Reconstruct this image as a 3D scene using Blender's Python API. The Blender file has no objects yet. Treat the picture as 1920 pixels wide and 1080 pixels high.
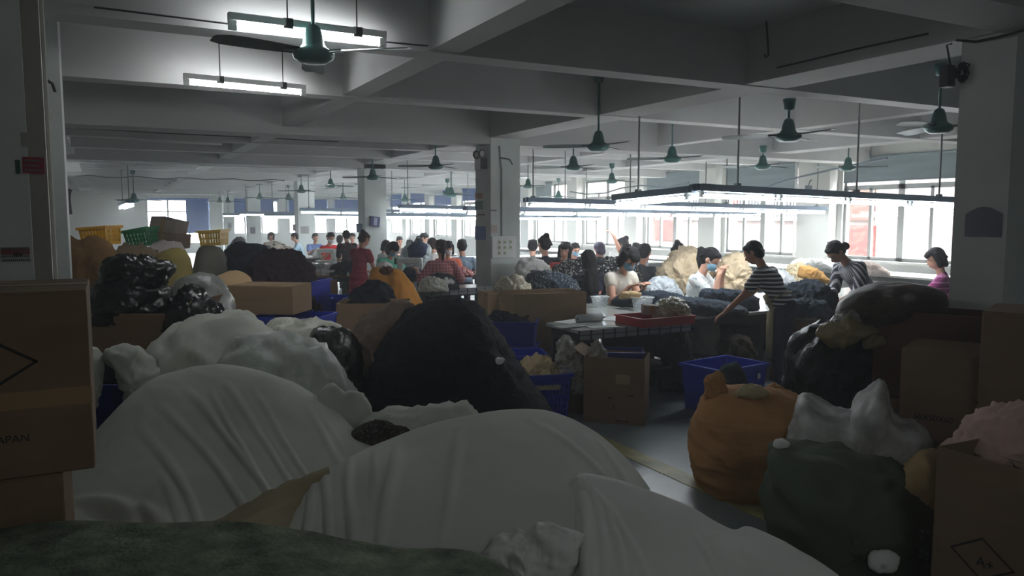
import bpy, math, random
from mathutils import Vector, Matrix, noise, Euler
S = bpy.context.scene
COL = S.collection
# ------------------------------------------------------------------ camera, world, exposure
FPX = 1450.0
PITCH = math.radians(5.2)
YAW = math.atan(765*math.cos(PITCH)/FPX)
EYE = 1.8
cd = bpy.data.cameras.new('camera'); cam = bpy.data.objects.new('camera', cd); COL.objects.link(cam)
cd.sensor_width = 36.0; cd.lens = FPX/1920*36.0; cd.clip_start = 0.05; cd.clip_end = 300
cam.location = (0, 0, EYE); cam.rotation_euler = (math.pi/2-PITCH, 0, -YAW)
S.camera = cam
S.view_settings.view_transform = 'Standard'; S.view_settings.look = 'None'
S.view_settings.exposure = 1.5; S.view_settings.gamma = 1.0; S.view_settings.use_curve_mapping = False
S.cycles.use_denoising = True
S.cycles.max_bounces = 8; S.cycles.diffuse_bounces = 4; S.cycles.glossy_bounces = 3
S.cycles.transmission_bounces = 6; S.cycles.transparent_max_bounces = 12; S.cycles.volume_bounces = 0
S.cycles.sample_clamp_indirect = 4.0
S.cycles.caustics_reflective = False; S.cycles.caustics_refractive = False
WORLD = 18.0
w = bpy.data.worlds.new('overcast_sky'); S.world = w; w.use_nodes = True
bg = w.node_tree.nodes['Background']; bg.inputs[0].default_value = (0.93, 0.97, 1.0, 1); bg.inputs[1].default_value = WORLD
TUBE_NEAR, TUBE_FAR, HAZE = 22.0, 14.0, 0.013

def portal(name, loc, rot, sx, sy):                   # guides daylight sampling through the window openings
    l = bpy.data.lights.new(name, 'AREA'); l.shape = 'RECTANGLE'; l.size = sx; l.size_y = sy; l.cycles.is_portal = True
    o = bpy.data.objects.new(name, l); COL.objects.link(o); o.location = loc; o.rotation_euler = rot
portal('daylight_side_windows', (14.33, 25.3, 1.95), (0, math.pi/2, 0), 2.3, 35.0)
portal('daylight_end_windows', (7.5, 43.33, 1.6), (-math.pi/2, 0, 0), 12.6, 2.8)

# ------------------------------------------------------------------ geometry helpers
F_ = Vector((math.sin(YAW)*math.cos(PITCH), math.cos(YAW)*math.cos(PITCH), -math.sin(PITCH)))
R_ = Vector((math.cos(YAW), -math.sin(YAW), 0)); U_ = R_.cross(F_); C_ = Vector((0, 0, EYE))
def ray(u, v): return F_ + R_*((u-960)/FPX) + U_*((540-v)/FPX)
def at(u, v, D): return C_ + ray(u, v)*D
def onz(u, v, z):
    d = ray(u, v); return C_ + d*((z-EYE)/d.z)
def lin(c):
    c = c/255.0
    return c/12.92 if c <= 0.04045 else ((c+0.055)/1.055)**2.4
def rgb(c): return (lin(c[0]), lin(c[1]), lin(c[2]), 1)

class MB:
    def __init__(s): s.v = []; s.f = []
    def add(s, vs, fs):
        n = len(s.v); s.v += [tuple(x) for x in vs]; s.f += [tuple(i+n for i in f) for f in fs]
    def box(s, x0, y0, z0, x1, y1, z1):
        s.add([(x0,y0,z0),(x1,y0,z0),(x1,y1,z0),(x0,y1,z0),(x0,y0,z1),(x1,y0,z1),(x1,y1,z1),(x0,y1,z1)],
              [(0,3,2,1),(4,5,6,7),(0,1,5,4),(1,2,6,5),(2,3,7,6),(3,0,4,7)])
    def cbox(s, o, ax, ay, az):            # box from corner o with three edge vectors
        o, ax, ay, az = map(Vector, (o, ax, ay, az))
        s.add([o, o+ax, o+ax+ay, o+ay, o+az, o+ax+az, o+ax+ay+az, o+ay+az],
              [(0,3,2,1),(4,5,6,7),(0,1,5,4),(1,2,6,5),(2,3,7,6),(3,0,4,7)])
    def tube(s, pts, r, seg=8, closed=True):
        pts = [Vector(p) for p in pts]; n = len(pts); rs = r if isinstance(r, (list, tuple)) else [r]*n
        vs = []; fs = []
        up = Vector((0.13, 0.21, 1)).normalized()
        for i, p in enumerate(pts):
            t = (pts[min(i+1, n-1)]-pts[max(i-1, 0)]).normalized()
            u = up - t*up.dot(t)
            if u.length < 0.15: u = Vector((1, 0.1, 0)) - t*Vector((1, 0.1, 0)).dot(t)
            u.normalize(); b = t.cross(u)
            for k in range(seg):
                a = 2*math.pi*k/seg; vs.append(p + (u*math.cos(a)+b*math.sin(a))*rs[i])
        for i in range(n-1):
            for k in range(seg):
                k2 = (k+1) % seg; fs.append((i*seg+k, i*seg+k2, (i+1)*seg+k2, (i+1)*seg+k))
        if closed:
            fs.append(tuple(range(seg-1, -1, -1))); fs.append(tuple((n-1)*seg+k for k in range(seg)))
        s.add(vs, fs)
    def lathe(s, prof, c=(0,0,0), seg=20):     # prof: (r, z) from bottom to top
        vs = []; fs = []
        for r, z in prof:
            for k in range(seg):
                a = 2*math.pi*k/seg; vs.append((c[0]+r*math.cos(a), c[1]+r*math.sin(a), c[2]+z))
        for i in range(len(prof)-1):
            for k in range(seg):
                k2 = (k+1) % seg; fs.append((i*seg+k, i*seg+k2, (i+1)*seg+k2, (i+1)*seg+k))
        fs.append(tuple(range(seg-1, -1, -1))); fs.append(tuple((len(prof)-1)*seg+k for k in range(seg)))
        s.add(vs, fs)
    def capsule(s, p0, p1, r0, r1, seg=10):
        p0, p1 = Vector(p0), Vector(p1); d = p1-p0; L = max(d.length, 1e-5); d = d/L if d.length > 1e-5 else Vector((0,0,1))
        pts = []; rs = []
        for a in (-85, -55, -25): pts.append(p0 + d*(r0*math.sin(math.radians(a)))); rs.append(r0*math.cos(math.radians(a)))
        pts.append(p0); rs.append(r0); pts.append(p1); rs.append(r1)
        for a in (25, 55, 85): pts.append(p1 + d*(r1*math.sin(math.radians(a)))); rs.append(r1*math.cos(math.radians(a)))
        u = Vector((1,0,0)) if abs(d.x) < 0.9 else Vector((0,1,0)); u = (u-d*u.dot(d)).normalized(); b = d.cross(u)
        vs = []; fs = []
        for p, r in zip(pts, rs):
            for k in range(seg):
                a = 2*math.pi*k/seg; vs.append(p+(u*math.cos(a)+b*math.sin(a))*r)
        n = len(pts)
        for i in range(n-1):
            for k in range(seg):
                k2 = (k+1) % seg; fs.append((i*seg+k, i*seg+k2, (i+1)*seg+k2, (i+1)*seg+k))
        fs.append(tuple(range(seg-1, -1, -1))); fs.append(tuple((n-1)*seg+k for k in range(seg)))
        s.add(vs, fs)
    def ell(s, c, r, rot=None, seg=14, rings=9):
        c = Vector(c); vs = []; fs = []
        for i in range(rings+1):
            th = math.pi*(i+0.0)/rings; th = min(max(th, 0.05), math.pi-0.05)
            for k in range(seg):
                a = 2*math.pi*k/seg
                p = Vector((r[0]*math.sin(th)*math.cos(a), r[1]*math.sin(th)*math.sin(a), -r[2]*math.cos(th)))
                vs.append(c + (rot @ p if rot is not None else p))
        for i in range(rings):
            for k in range(seg):
                k2 = (k+1) % seg; fs.append((i*seg+k, i*seg+k2, (i+1)*seg+k2, (i+1)*seg+k))
        fs.append(tuple(range(seg-1, -1, -1))); fs.append(tuple(rings*seg+k for k in range(seg)))
        s.add(vs, fs)
    def grid(s, rows, wrap=False):
        m = len(rows[0]); vs = [p for r in rows for p in r]; fs = []
        for i in range(len(rows)-1):
            for k in range(m-1 if not wrap else m):
                k2 = (k+1) % m; fs.append((i*m+k, i*m+k2, (i+1)*m+k2, (i+1)*m+k))
        s.add(vs, fs)
    def mesh(s, name):
        me = bpy.data.meshes.new(name); me.from_pydata(s.v, [], s.f); me.validate(); me.update(); return me

def link(name, me, m, parent=None, smooth=False):
    if m is not None:
        me.materials.clear(); me.materials.append(m)
    if smooth: me.polygons.foreach_set('use_smooth', [True]*len(me.polygons))
    o = bpy.data.objects.new(name, me); COL.objects.link(o)
    if parent is not None:
        o.parent = parent
    return o
def wpart(name, mb, m, parent, smooth=False, bevel=0):   # a part whose mesh is written in world coordinates
    o = link(name, mb.mesh(name), m, None, smooth)
    p = parent
    if p is not None:
        o.parent = p
        M_ = Matrix.Identity(4); q = p
        chain = []
        while q is not None: chain.append(q); q = q.parent
        for q in reversed(chain):
            M_ = M_ @ q.matrix_parent_inverse @ Matrix.LocRotScale(q.location, q.rotation_euler, q.scale)
        o.matrix_parent_inverse = M_.inverted()
    if bevel:
        b = o.modifiers.new('soft_edges', 'BEVEL'); b.width = bevel; b.segments = 2; b.limit_method = 'ANGLE'
    return o
def tag(o, label, cat, group=None, kind=None):
    if label: o['label'] = label
    if cat: o['category'] = cat
    if group: o['group'] = group
    if kind: o['kind'] = kind
    return o
def thing(name, label, cat, loc=(0,0,0), rz=0.0, group=None):
    o = bpy.data.objects.new(name, None); COL.objects.link(o); o.empty_display_size = 0.1
    o.location = loc; o.rotation_euler = (0, 0, rz)
    return tag(o, label, cat, group)
def struct(name, mb, m, parent=None, smooth=False):
    o = wpart(name, mb, m, parent, smooth)
    if parent is None: o['kind'] = 'structure'
    return o

# ------------------------------------------------------------------ materials
MATS = {}
def nt(name):
    m = bpy.data.materials.new(name); m.use_nodes = True
    return m, m.node_tree, m.node_tree.nodes['Principled BSDF']
def mat(name, col, rough=0.6, var=0.12, vscale=3.0, bump=0.0, bscale=30.0, metal=0.0, spec=0.4, stretch=None, detail=4, dist=0.02):
    if name in MATS: return MATS[name]
    m, t, b = nt(name); N = t.nodes; L = t.links
    b.inputs['Roughness'].default_value = rough; b.inputs['Metallic'].default_value = metal
    b.inputs['Specular IOR Level'].default_value = spec
    tc = N.new('ShaderNodeTexCoord'); mp = N.new('ShaderNodeMapping'); L.new(tc.outputs['Object'], mp.inputs[0])
    if stretch: mp.inputs['Scale'].default_value = stretch
    n = N.new('ShaderNodeTexNoise'); n.inputs['Scale'].default_value = vscale; n.inputs['Detail'].default_value = detail
    L.new(mp.outputs[0], n.inputs['Vector'])
    r = N.new('ShaderNodeValToRGB'); c = rgb(col)
    r.color_ramp.elements[0].position = 0.3; r.color_ramp.elements[1].position = 0.7
    r.color_ramp.elements[0].color = (c[0]*(1-var), c[1]*(1-var), c[2]*(1-var), 1)
    r.color_ramp.elements[1].color = (min(c[0]*(1+var),1), min(c[1]*(1+var),1), min(c[2]*(1+var),1), 1)
    L.new(n.outputs['Fac'], r.inputs[0]); L.new(r.outputs[0], b.inputs['Base Color'])
    if bump:
        n2 = N.new('ShaderNodeTexNoise'); n2.inputs['Scale'].default_value = bscale; n2.inputs['Detail'].default_value = 5
        L.new(mp.outputs[0], n2.inputs['Vector'])
        bp = N.new('ShaderNodeBump'); bp.inputs['Strength'].default_value = bump; bp.inputs['Distance'].default_value = dist
        L.new(n2.outputs['Fac'], bp.inputs['Height']); L.new(bp.outputs[0], b.inputs['Normal'])
    MATS[name] = m; return m
def cloth(name, col, var=0.15, fold=0.5, fscale=9.0, rough=0.9, spec=0.15, c2=None, pscale=30.0, thr=0.5, stretch=None, sheen=0.0):
    """woven fabric: ridged folds plus weave; optional second colour as a printed pattern"""
    if name in MATS: return MATS[name]
    m = mat(name, col, rough, var, 2.5, 0, spec=spec); t = m.node_tree; N = t.nodes; L = t.links; b = N['Principled BSDF']
    tc = N.new('ShaderNodeTexCoord'); mp = N.new('ShaderNodeMapping'); L.new(tc.outputs['Object'], mp.inputs[0])
    if stretch: mp.inputs['Scale'].default_value = stretch
    n = N.new('ShaderNodeTexNoise'); n.inputs['Scale'].default_value = fscale; n.inputs['Detail'].default_value = 3; n.inputs['Distortion'].default_value = 0.6
    try: n.noise_type = 'RIDGED_MULTIFRACTAL'
    except Exception: pass
    L.new(mp.outputs[0], n.inputs['Vector'])
    bp = N.new('ShaderNodeBump'); bp.inputs['Strength'].default_value = fold; bp.inputs['Distance'].default_value = 0.03
    L.new(n.outputs['Fac'], bp.inputs['Height'])
    n3 = N.new('ShaderNodeTexNoise'); n3.inputs['Scale'].default_value = 260; L.new(tc.outputs['Object'], n3.inputs['Vector'])
    b2 = N.new('ShaderNodeBump'); b2.inputs['Strength'].default_value = 0.15; b2.inputs['Distance'].default_value = 0.004
    L.new(n3.outputs['Fac'], b2.inputs['Height']); L.new(bp.outputs[0], b2.inputs['Normal']); L.new(b2.outputs[0], b.inputs['Normal'])
    if c2:
        v = N.new('ShaderNodeTexVoronoi'); v.inputs['Scale'].default_value = pscale; L.new(tc.outputs['Object'], v.inputs['Vector'])
        cr = N.new('ShaderNodeValToRGB'); cr.color_ramp.elements[0].position = thr-0.06; cr.color_ramp.elements[1].position = thr+0.06
        cr.color_ramp.elements[0].color = (1,1,1,1); cr.color_ramp.elements[1].color = (0,0,0,1)
        L.new(v.outputs['Distance'], cr.inputs[0])
        mx = N.new('ShaderNodeMix'); mx.data_type = 'RGBA'
        old = b.inputs['Base Color'].links[0].from_socket
        L.new(cr.outputs[0], mx.inputs['Factor']); L.new(old, mx.inputs['A']); mx.inputs['B'].default_value = rgb(c2)
        L.new(mx.outputs['Result'], b.inputs['Base Color'])
    return m
def stripes(name, ca, cb, freq, axis=2, duty=0.5, rough=0.85, axis2=None, rot=None, loc=None):
    if name in MATS: return MATS[name]
    m = mat(name, ca, rough, 0.08, 4, spec=0.15); t = m.node_tree; N = t.nodes; L = t.links; b = N['Principled BSDF']
    tc = N.new('ShaderNodeTexCoord'); mp = N.new('ShaderNodeMapping'); L.new(tc.outputs['Object'], mp.inputs[0])
    if rot: mp.inputs['Rotation'].default_value = rot
    if loc: mp.inputs['Location'].default_value = loc
    sp = N.new('ShaderNodeSeparateXYZ'); L.new(mp.outputs[0], sp.inputs[0])
    def band(ax):
        a = N.new('ShaderNodeMath'); a.operation = 'MULTIPLY'; a.inputs[1].default_value = freq
        if ax == 'ang':
            at2 = N.new('ShaderNodeMath'); at2.operation = 'ARCTAN2'; L.new(sp.outputs[0], at2.inputs[0]); L.new(sp.outputs[1], at2.inputs[1]); L.new(at2.outputs[0], a.inputs[0])
        else: L.new(sp.outputs[ax], a.inputs[0])
        f = N.new('ShaderNodeMath'); f.operation = 'FRACT'; L.new(a.outputs[0], f.inputs[0])
        g = N.new('ShaderNodeMath'); g.operation = 'LESS_THAN'; g.inputs[1].default_value = duty; L.new(f.outputs[0], g.inputs[0]); return g
    g = band(axis)
    if axis2 is not None:
        g2 = band(axis2); q = N.new('ShaderNodeMath'); q.operation = 'MAXIMUM'; L.new(g.outputs[0], q.inputs[0]); L.new(g2.outputs[0], q.inputs[1]); g = q
    mx = N.new('ShaderNodeMix'); mx.data_type = 'RGBA'
    old = b.inputs['Base Color'].links[0].from_socket
    L.new(g.outputs[0], mx.inputs['Factor']); L.new(old, mx.inputs['A']); mx.inputs['B'].default_value = rgb(cb)
    L.new(mx.outputs['Result'], b.inputs['Base Color'])
    MATS[name] = m; return m
def film(name, col, alpha=0.5, rough=0.25, bump=0.6, bscale=14, spec=0.6):
    """thin plastic film: part transparent, part glossy skin"""
    if name in MATS: return MATS[name]
    m = mat(name, col, rough, 0.1, 5, bump, bscale, spec=spec); t = m.node_tree; N = t.nodes; L = t.links; b = N['Principled BSDF']
    n = N.new('ShaderNodeTexNoise'); n.inputs['Scale'].default_value = 7; n.inputs['Detail'].default_value = 4
    mr = N.new('ShaderNodeMapRange'); mr.inputs['From Min'].default_value = 0.35; mr.inputs['From Max'].default_value = 0.65
    mr.inputs['To Min'].default_value = max(alpha-0.2, 0); mr.inputs['To Max'].default_value = min(alpha+0.2, 1)
    L.new(n.outputs['Fac'], mr.inputs['Value']); L.new(mr.outputs[0], b.inputs['Alpha'])
    return m
def emit(name, col, strength):
    if name in MATS: return MATS[name]
    m, t, b = nt(name); b.inputs['Base Color'].default_value = (0.8,0.8,0.8,1)
    b.inputs['Emission Color'].default_value = (*col, 1); b.inputs['Emission Strength'].default_value = strength
    MATS[name] = m; return m
def glass(name, alpha=0.12, col=(235,240,240)):
    if name in MATS: return MATS[name]
    m, t, b = nt(name); N = t.nodes; L = t.links
    out = N['Material Output']; tr = N.new('ShaderNodeBsdfTransparent'); tr.inputs[0].default_value = (0.96,0.98,0.98,1)
    gl = N.new('ShaderNodeBsdfGlossy'); gl.inputs['Roughness'].default_value = 0.03
    mx = N.new('ShaderNodeMixShader'); mx.inputs[0].default_value = alpha
    L.new(tr.outputs[0], mx.inputs[1]); L.new(gl.outputs[0], mx.inputs[2]); L.new(mx.outputs[0], out.inputs[0])
    MATS[name] = m; return m

PAINT = mat('wall_paint', (196,196,192), 0.85, 0.06, 1.2, 0.12, 14)
CEIL = mat('ceiling_paint', (186,190,190), 0.9, 0.06, 0.8, 0.1, 10)
BEAMM = mat('beam_paint', (190,190,190), 0.88, 0.07, 1.0, 0.1, 12)
COLM = mat('column_paint', (200,206,204), 0.8, 0.08, 2.2, 0.12, 16)
CARD = mat('cardboard', (142,112,84), 0.85, 0.1, 2.0, 0.08, 40, stretch=(1,1,5))
CARD2 = mat('cardboard_dark', (124,100,76), 0.88, 0.12, 2.2, 0.08, 40, stretch=(1,1,5))
CARD3 = mat('cardboard_tan', (160,134,104), 0.85, 0.1, 2.0, 0.08, 40, stretch=(1,1,5))
CARDG = mat('cardboard_grey', (150,140,132), 0.85, 0.1, 2.0, 0.08, 40)
TAPE = mat('packing_tape', (150,122,86), 0.3, 0.06, 6)
INK = mat('black_print', (34,32,30), 0.8, 0.1, 20)
BLUEP = mat('blue_plastic', (34,58,184), 0.4, 0.12, 3)
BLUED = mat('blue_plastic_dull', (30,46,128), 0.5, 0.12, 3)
YELP = mat('yellow_plastic', (240,178,28), 0.45, 0.1, 3)
GRNP = mat('green_plastic', (40,132,84), 0.45, 0.1, 3)
FANM = mat('fan_enamel', (44,92,88), 0.4, 0.08, 5, metal=0.1)
FANB = mat('fan_blade_enamel', (56,80,80), 0.45, 0.08, 5)
STEEL = mat('painted_steel', (96,106,116), 0.45, 0.08, 4, metal=0.3)
STRIPM = mat('lamp_housing', (112,132,152), 0.5, 0.06, 4)
ROD = mat('rod_steel', (110,116,116), 0.5, 0.1, 5, metal=0.4)
WIRE = mat('black_cable', (32,34,34), 0.6, 0.1, 5)
DARK = mat('dark_metal', (52,54,58), 0.5, 0.1, 5)
WOOD = mat('desk_wood', (136,96,62), 0.6, 0.18, 3.0, stretch=(1,8,8))
TOPM = mat('table_top_laminate', (176,180,176), 0.2, 0.08, 3, spec=0.5)
TOPW = mat('white_table_top', (226,224,218), 0.35, 0.05, 3)
GRIDM = mat('table_edge_slats', (150,156,160), 0.6, 0.1, 8)
UNDER = mat('table_frame_dark', (60,62,62), 0.7, 0.12, 4)
ALU = mat('window_frame_grey', (150,152,150), 0.5, 0.06, 4)
BLINDB = mat('blue_roller_blind', (58,92,150), 0.8, 0.08, 3)
BLINDG = mat('grey_roller_blind', (120,132,136), 0.8, 0.06, 3)
GLASS = glass('window_glass')
PAPER = mat('paper', (226,228,226), 0.7, 0.05, 6)
REDP = mat('red_plastic', (168,40,44), 0.5, 0.12, 4)
SHEET = cloth('white_sheet', (206,208,200), 0.07, 0.25, 3.2)
SHEET2 = cloth('dusty_white_sheet', (196,198,188), 0.1, 0.3, 4.0)
# ------------------------------------------------------------------ the setting
X0, X1, Y0, Y1, ZC, ZB = -1.8, 14.0, -2.6, 43.0, 3.5, 3.02
FLOORM = mat('painted_concrete_floor', (116,128,130), 0.32, 0.16, 1.6, 0.25, 7, spec=0.5)
mb = MB(); mb.box(X0-0.3, Y0-0.3, -0.2, X1+0.3, Y1+0.3, 0); struct('floor', mb, FLOORM)
mb = MB(); mb.box(3.41, 0.5, 0.0, 3.57, 6.6, 0.004)
struct('floor_marking', mb, mat('worn_yellow_paint', (158,150,100), 0.45, 0.35, 5))
mb = MB(); mb.box(X0-0.3, Y0-0.3, ZC, X1+0.3, Y1+0.3, ZC+0.25); struct('ceiling', mb, CEIL)
mb = MB(); mb.box(X0-0.3, Y0-0.3, 0, X0, Y1+0.3, ZC); struct('wall_left', mb, PAINT)
mb = MB(); mb.box(X0, Y0-0.3, 0, X1, Y0, ZC); struct('wall_back', mb, PAINT)

def wall_with_openings(name, along, fixed, t, a0, a1, holes, m):
    """wall in the plane fixed..fixed+t, running along 'x' or 'y', holes = (a, b, z0, z1)"""
    mb = MB(); cuts = sorted(holes); cur = a0
    def bx(p, q, z0, z1):
        if q-p < 1e-4 or z1-z0 < 1e-4: return
        if along == 'y': mb.box(fixed, p, z0, fixed+t, q, z1)
        else: mb.box(p, fixed, z0, q, fixed+t, z1)
    for a, b, z0, z1 in cuts:
        bx(cur, a, 0, ZC); bx(a, b, 0, z0); bx(a, b, z1, ZC); cur = b
    bx(cur, a1, 0, ZC)
    return struct(name, mb, m)
SILL, TRAN, HEAD = 0.92, 2.42, 2.98
side_bays = [(8.75, 11.45)] + [(12.55+3.26*k, 12.55+3.26*k+2.42) for k in range(9)]
end_bays = [(1.9, 4.85, 0.45, 2.72), (5.75, 8.35, 0.92, 2.7), (8.9, 11.0, 0.92, 2.7), (11.4, 13.5, 0.92, 2.7)]
wall_with_openings('wall_right', 'y', X1, 0.24, Y0, Y1, [(a, b, SILL, HEAD) for a, b in side_bays], PAINT)
wall_with_openings('wall_end', 'x', Y1, 0.24, X0-0.3, X1+0.3, end_bays, PAINT)
# piers between the side windows stand a little proud of the wall
for k, y in enumerate([11.45] + [14.97+3.26*i for i in range(8)]):
    y2 = 12.55 if k == 0 else y+0.84
    mb = MB(); mb.box(X1-0.26, y+0.12, 0, X1-0.001, y2-0.12, ZC); struct('column_pier', mb, PAINT)

def side_window(n, a, b, blind, half):
    wnd = None
    f = MB(); x = X1+0.06; d = 0.06
    def fr(y0, z0, y1, z1): f.box(x, y0, z0, x+d, y1, z1)
    fr(a, SILL, b, SILL+0.07); fr(a, HEAD-0.06, b, HEAD); fr(a, SILL, a+0.06, HEAD); fr(b-0.06, SILL, b, HEAD)
    fr(a, TRAN-0.05, b, TRAN+0.05); mid = (a+b)/2
    fr(mid-0.07, SILL, mid+0.07, HEAD)
    for q in (a+(mid-a)*0.52, mid+(b-mid)*0.52):
        fr(q-0.035, SILL, q+0.035, TRAN)
    wnd = struct('window_%d' % n, f, ALU)
    g = MB(); g.box(x+0.025, a+0.05, SILL+0.06, x+0.031, b-0.05, HEAD-0.05); p = wpart('window_pane', g, GLASS, wnd)
    s = MB(); s.box(X1-0.09, a-0.02, SILL-0.05, X1+0.06, b+0.02, SILL); wpart('window_sill', s, PAINT, wnd)
    if blind:
        z = TRAN+0.12 if not half else TRAN-0.02
        bl = MB(); lo = mid+0.05 if half == 2 else a+0.1
        rows = []
        for zz in [HEAD+0.04-i*(HEAD+0.04-z)/6 for i in range(7)]:
            rows.append([Vector((X1-0.03+0.004*math.sin(zz*30+yy*2), yy, zz)) for yy in [lo+(b-0.04-lo)*j/8 for j in range(9)]])
        bl.grid(rows); bl.tube([(X1-0.03, lo, z), (X1-0.03, b-0.04, z)], 0.012); bl.tube([(X1-0.03, lo, HEAD+0.05), (X1-0.03, b-0.04, HEAD+0.05)], 0.03)
        wpart('roller_blind', bl, BLINDG if n < 6 else BLINDB, wnd)
for k, (a, b) in enumerate(side_bays): side_window(k+1, a, b, k != 3, [0, 1, 0, 0, 2, 1, 0, 1, 0, 1][k])
for k, (a, b, z0, z1) in enumerate(end_bays):
    n = len(side_bays)+1+k
    f = MB(); y = Y1+0.06
    def fr(xa, za, xb, zb): f.box(xa, y, za, xb, y+0.06, zb)
    fr(a, z0, b, z0+0.06); fr(a, z1-0.06, b, z1); fr(a, z0, a+0.06, z1); fr(b-0.06, z0, b, z1)
    nm = 3
    for i in range(1, nm): fr(a+(b-a)*i/nm-0.04, z0, a+(b-a)*i/nm+0.04, z1)
    fr(a, 2.08, b, 2.14)
    if k == 0: fr(a, 1.55, b, 1.6)
    wn = struct('window_%d' % n, f, ALU)
    g = MB(); g.box(a+0.05, y+0.025, z0+0.05, b-0.05, y+0.031, z1-0.05); wpart('window_pane', g, GLASS, wn)
    s = MB(); s.box(a-0.02, Y1-0.09, z0-0.05, b+0.02, Y1+0.06, z0); wpart('window_sill', s, PAINT, wn)
    bl = MB()
    if k == 0: bl.box(3.72, Y1-0.06, 1.0, 4.78, Y1-0.04, 2.74)
    else: bl.box(a+0.03, Y1-0.06, 1.86, b-(0.25 if k == 1 else 0.03), Y1-0.04, 2.74)
    bl.tube([(a, Y1-0.05, 2.76), (b, Y1-0.05, 2.76)], 0.035)
    wpart('roller_blind', bl, BLINDB, wn)

# beams: two runs along the hall, cross beams every bay
def beam(name, x0, y0, x1, y1, zb=ZB):
    mb = MB(); mb.box(x0, y0, zb, x1, y1, ZC+0.01); struct(name, mb, BEAMM)
beam('beam_long', 5.27, Y0, 5.78, Y1)
beam('beam_long', 2.17, Y0, 2.41, Y1, 3.025)
beam('beam_long', -0.9, Y0, -0.45, Y1, 3.015)
beam('beam_long', 8.5, Y0, 8.74, Y1, 3.025)
beam('beam_long', 11.2, Y0, 11.65, Y1, 3.015)
for y, wd in [(-0.6,.25),(2.7,.42),(5.42,.25),(7.78,.25),(13.25,.24),(15.4,.24),(19.6,.24),(21.8,.24),(26.4,.24),(29.0,.24),(31.4,.24),(36,.24),(38.6,.24)]:
    beam('beam_cross', X0, y, X1, y+wd, 3.01)
for y in (10.78, 17.3, 24.0, 33.5, 40.8):
    beam('beam_cross', X0, y, X1, y+0.5, 2.92)

# columns
def column(name, x0, y0, x1, y1):
    mb = MB(); mb.box(x0, y0, 0, x1, y1, ZC); return struct(name, mb, COLM)
column('column_main', 5.29, 10.77, 5.8, 11.32)
column('column_main', 5.29, 17.3, 5.8, 17.85)
column('column_main', 5.29, 24.2, 5.8, 24.75)
column('column_main', 5.29, 33.6, 5.8, 34.15)
column('column_main', 5.29, 41.0, 5.8, 41.5)
column('column_near', 5.3, 3.03, 5.8, 3.4)
column('column_near', -1.0, 4.86, -0.345, 5.35)
# mouldings beside the dark column: a painted corner strip, a pipe and a pilaster behind
mb = MB(); mb.box(-0.345, 4.9, 0, -0.262, 4.98, ZC); struct('trim_1', mb, mat('cream_trim', (156,152,142), 0.7, 0.06, 3))
mb = MB(); mb.tube([(-0.285, 5.2, 0), (-0.285, 5.2, ZC)], 0.035, 12); struct('trim_2', mb, mat('old_paint_pipe', (140,140,130), 0.7, 0.1, 3))
mb = MB(); mb.box(-1.2, 6.9, 0, -0.25, 7.3, ZC); struct('column_pilaster', mb, COLM)
mb = MB(); mb.tube([(-0.36,6.85,2.81),(-0.33,6.84,2.82),(-0.3,6.84,2.8),(-0.285,6.84,2.74)], 0.012, 6); struct('trim_3', mb, WIRE)

# outside: yard ground and the neighbouring building seen through the side windows
mb = MB(); mb.box(X1+0.6, -20, -0.6, 60, 80, -0.5); mb.box(-40, Y1+0.6, -0.6, X1+0.6, 110, -0.5); struct('ground_outside', mb, mat('yard_concrete', (186,182,176), 0.9, 0.08, 1))
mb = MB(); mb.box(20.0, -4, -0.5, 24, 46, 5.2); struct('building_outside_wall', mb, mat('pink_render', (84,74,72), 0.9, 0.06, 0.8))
POST = cloth('red_poster', (88,40,38), 0.1, 0, 3, 0.7, c2=(96,60,52), pscale=7, thr=0.35)
for (ya, yb, za, zb) in [(15.15, 16.3, -0.4, 1.56), (24, 25.5, 0.9, 2.1), (20.7, 22, 1.9, 2.5)]:
    mb = MB(); mb.box(19.93, ya, za, 19.995, yb, zb); struct('panel_outside', mb, POST)
mb = MB(); mb.box(19.9, 15.2, 1.72, 19.99, 16.1, 2.7); struct('panel_outside', mb, mat('brown_board', (62,36,28), 0.8, 0.1, 3))
for y in (17.9, 19.6, 22.6, 26.4, 29.5):                       # barred windows of that building
    mb = MB()
    for i in range(9): mb.box(19.86, y+i*0.14, 1.7, 19.9, y+i*0.14+0.03, 2.9)
    for z in (1.7, 2.1, 2.5, 2.9): mb.box(19.85, y-0.02, z, 19.9, y+1.17, z+0.04)
    o = struct('window_bars_outside', mb, mat('white_bars', (120,120,118), 0.5, 0.03, 3))
    mb = MB(); mb.box(19.95, y, 1.7, 19.995, y+1.15, 2.92); struct('window_recess_outside', mb, mat('dark_window', (50,50,54), 0.3, 0.1, 3))
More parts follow.
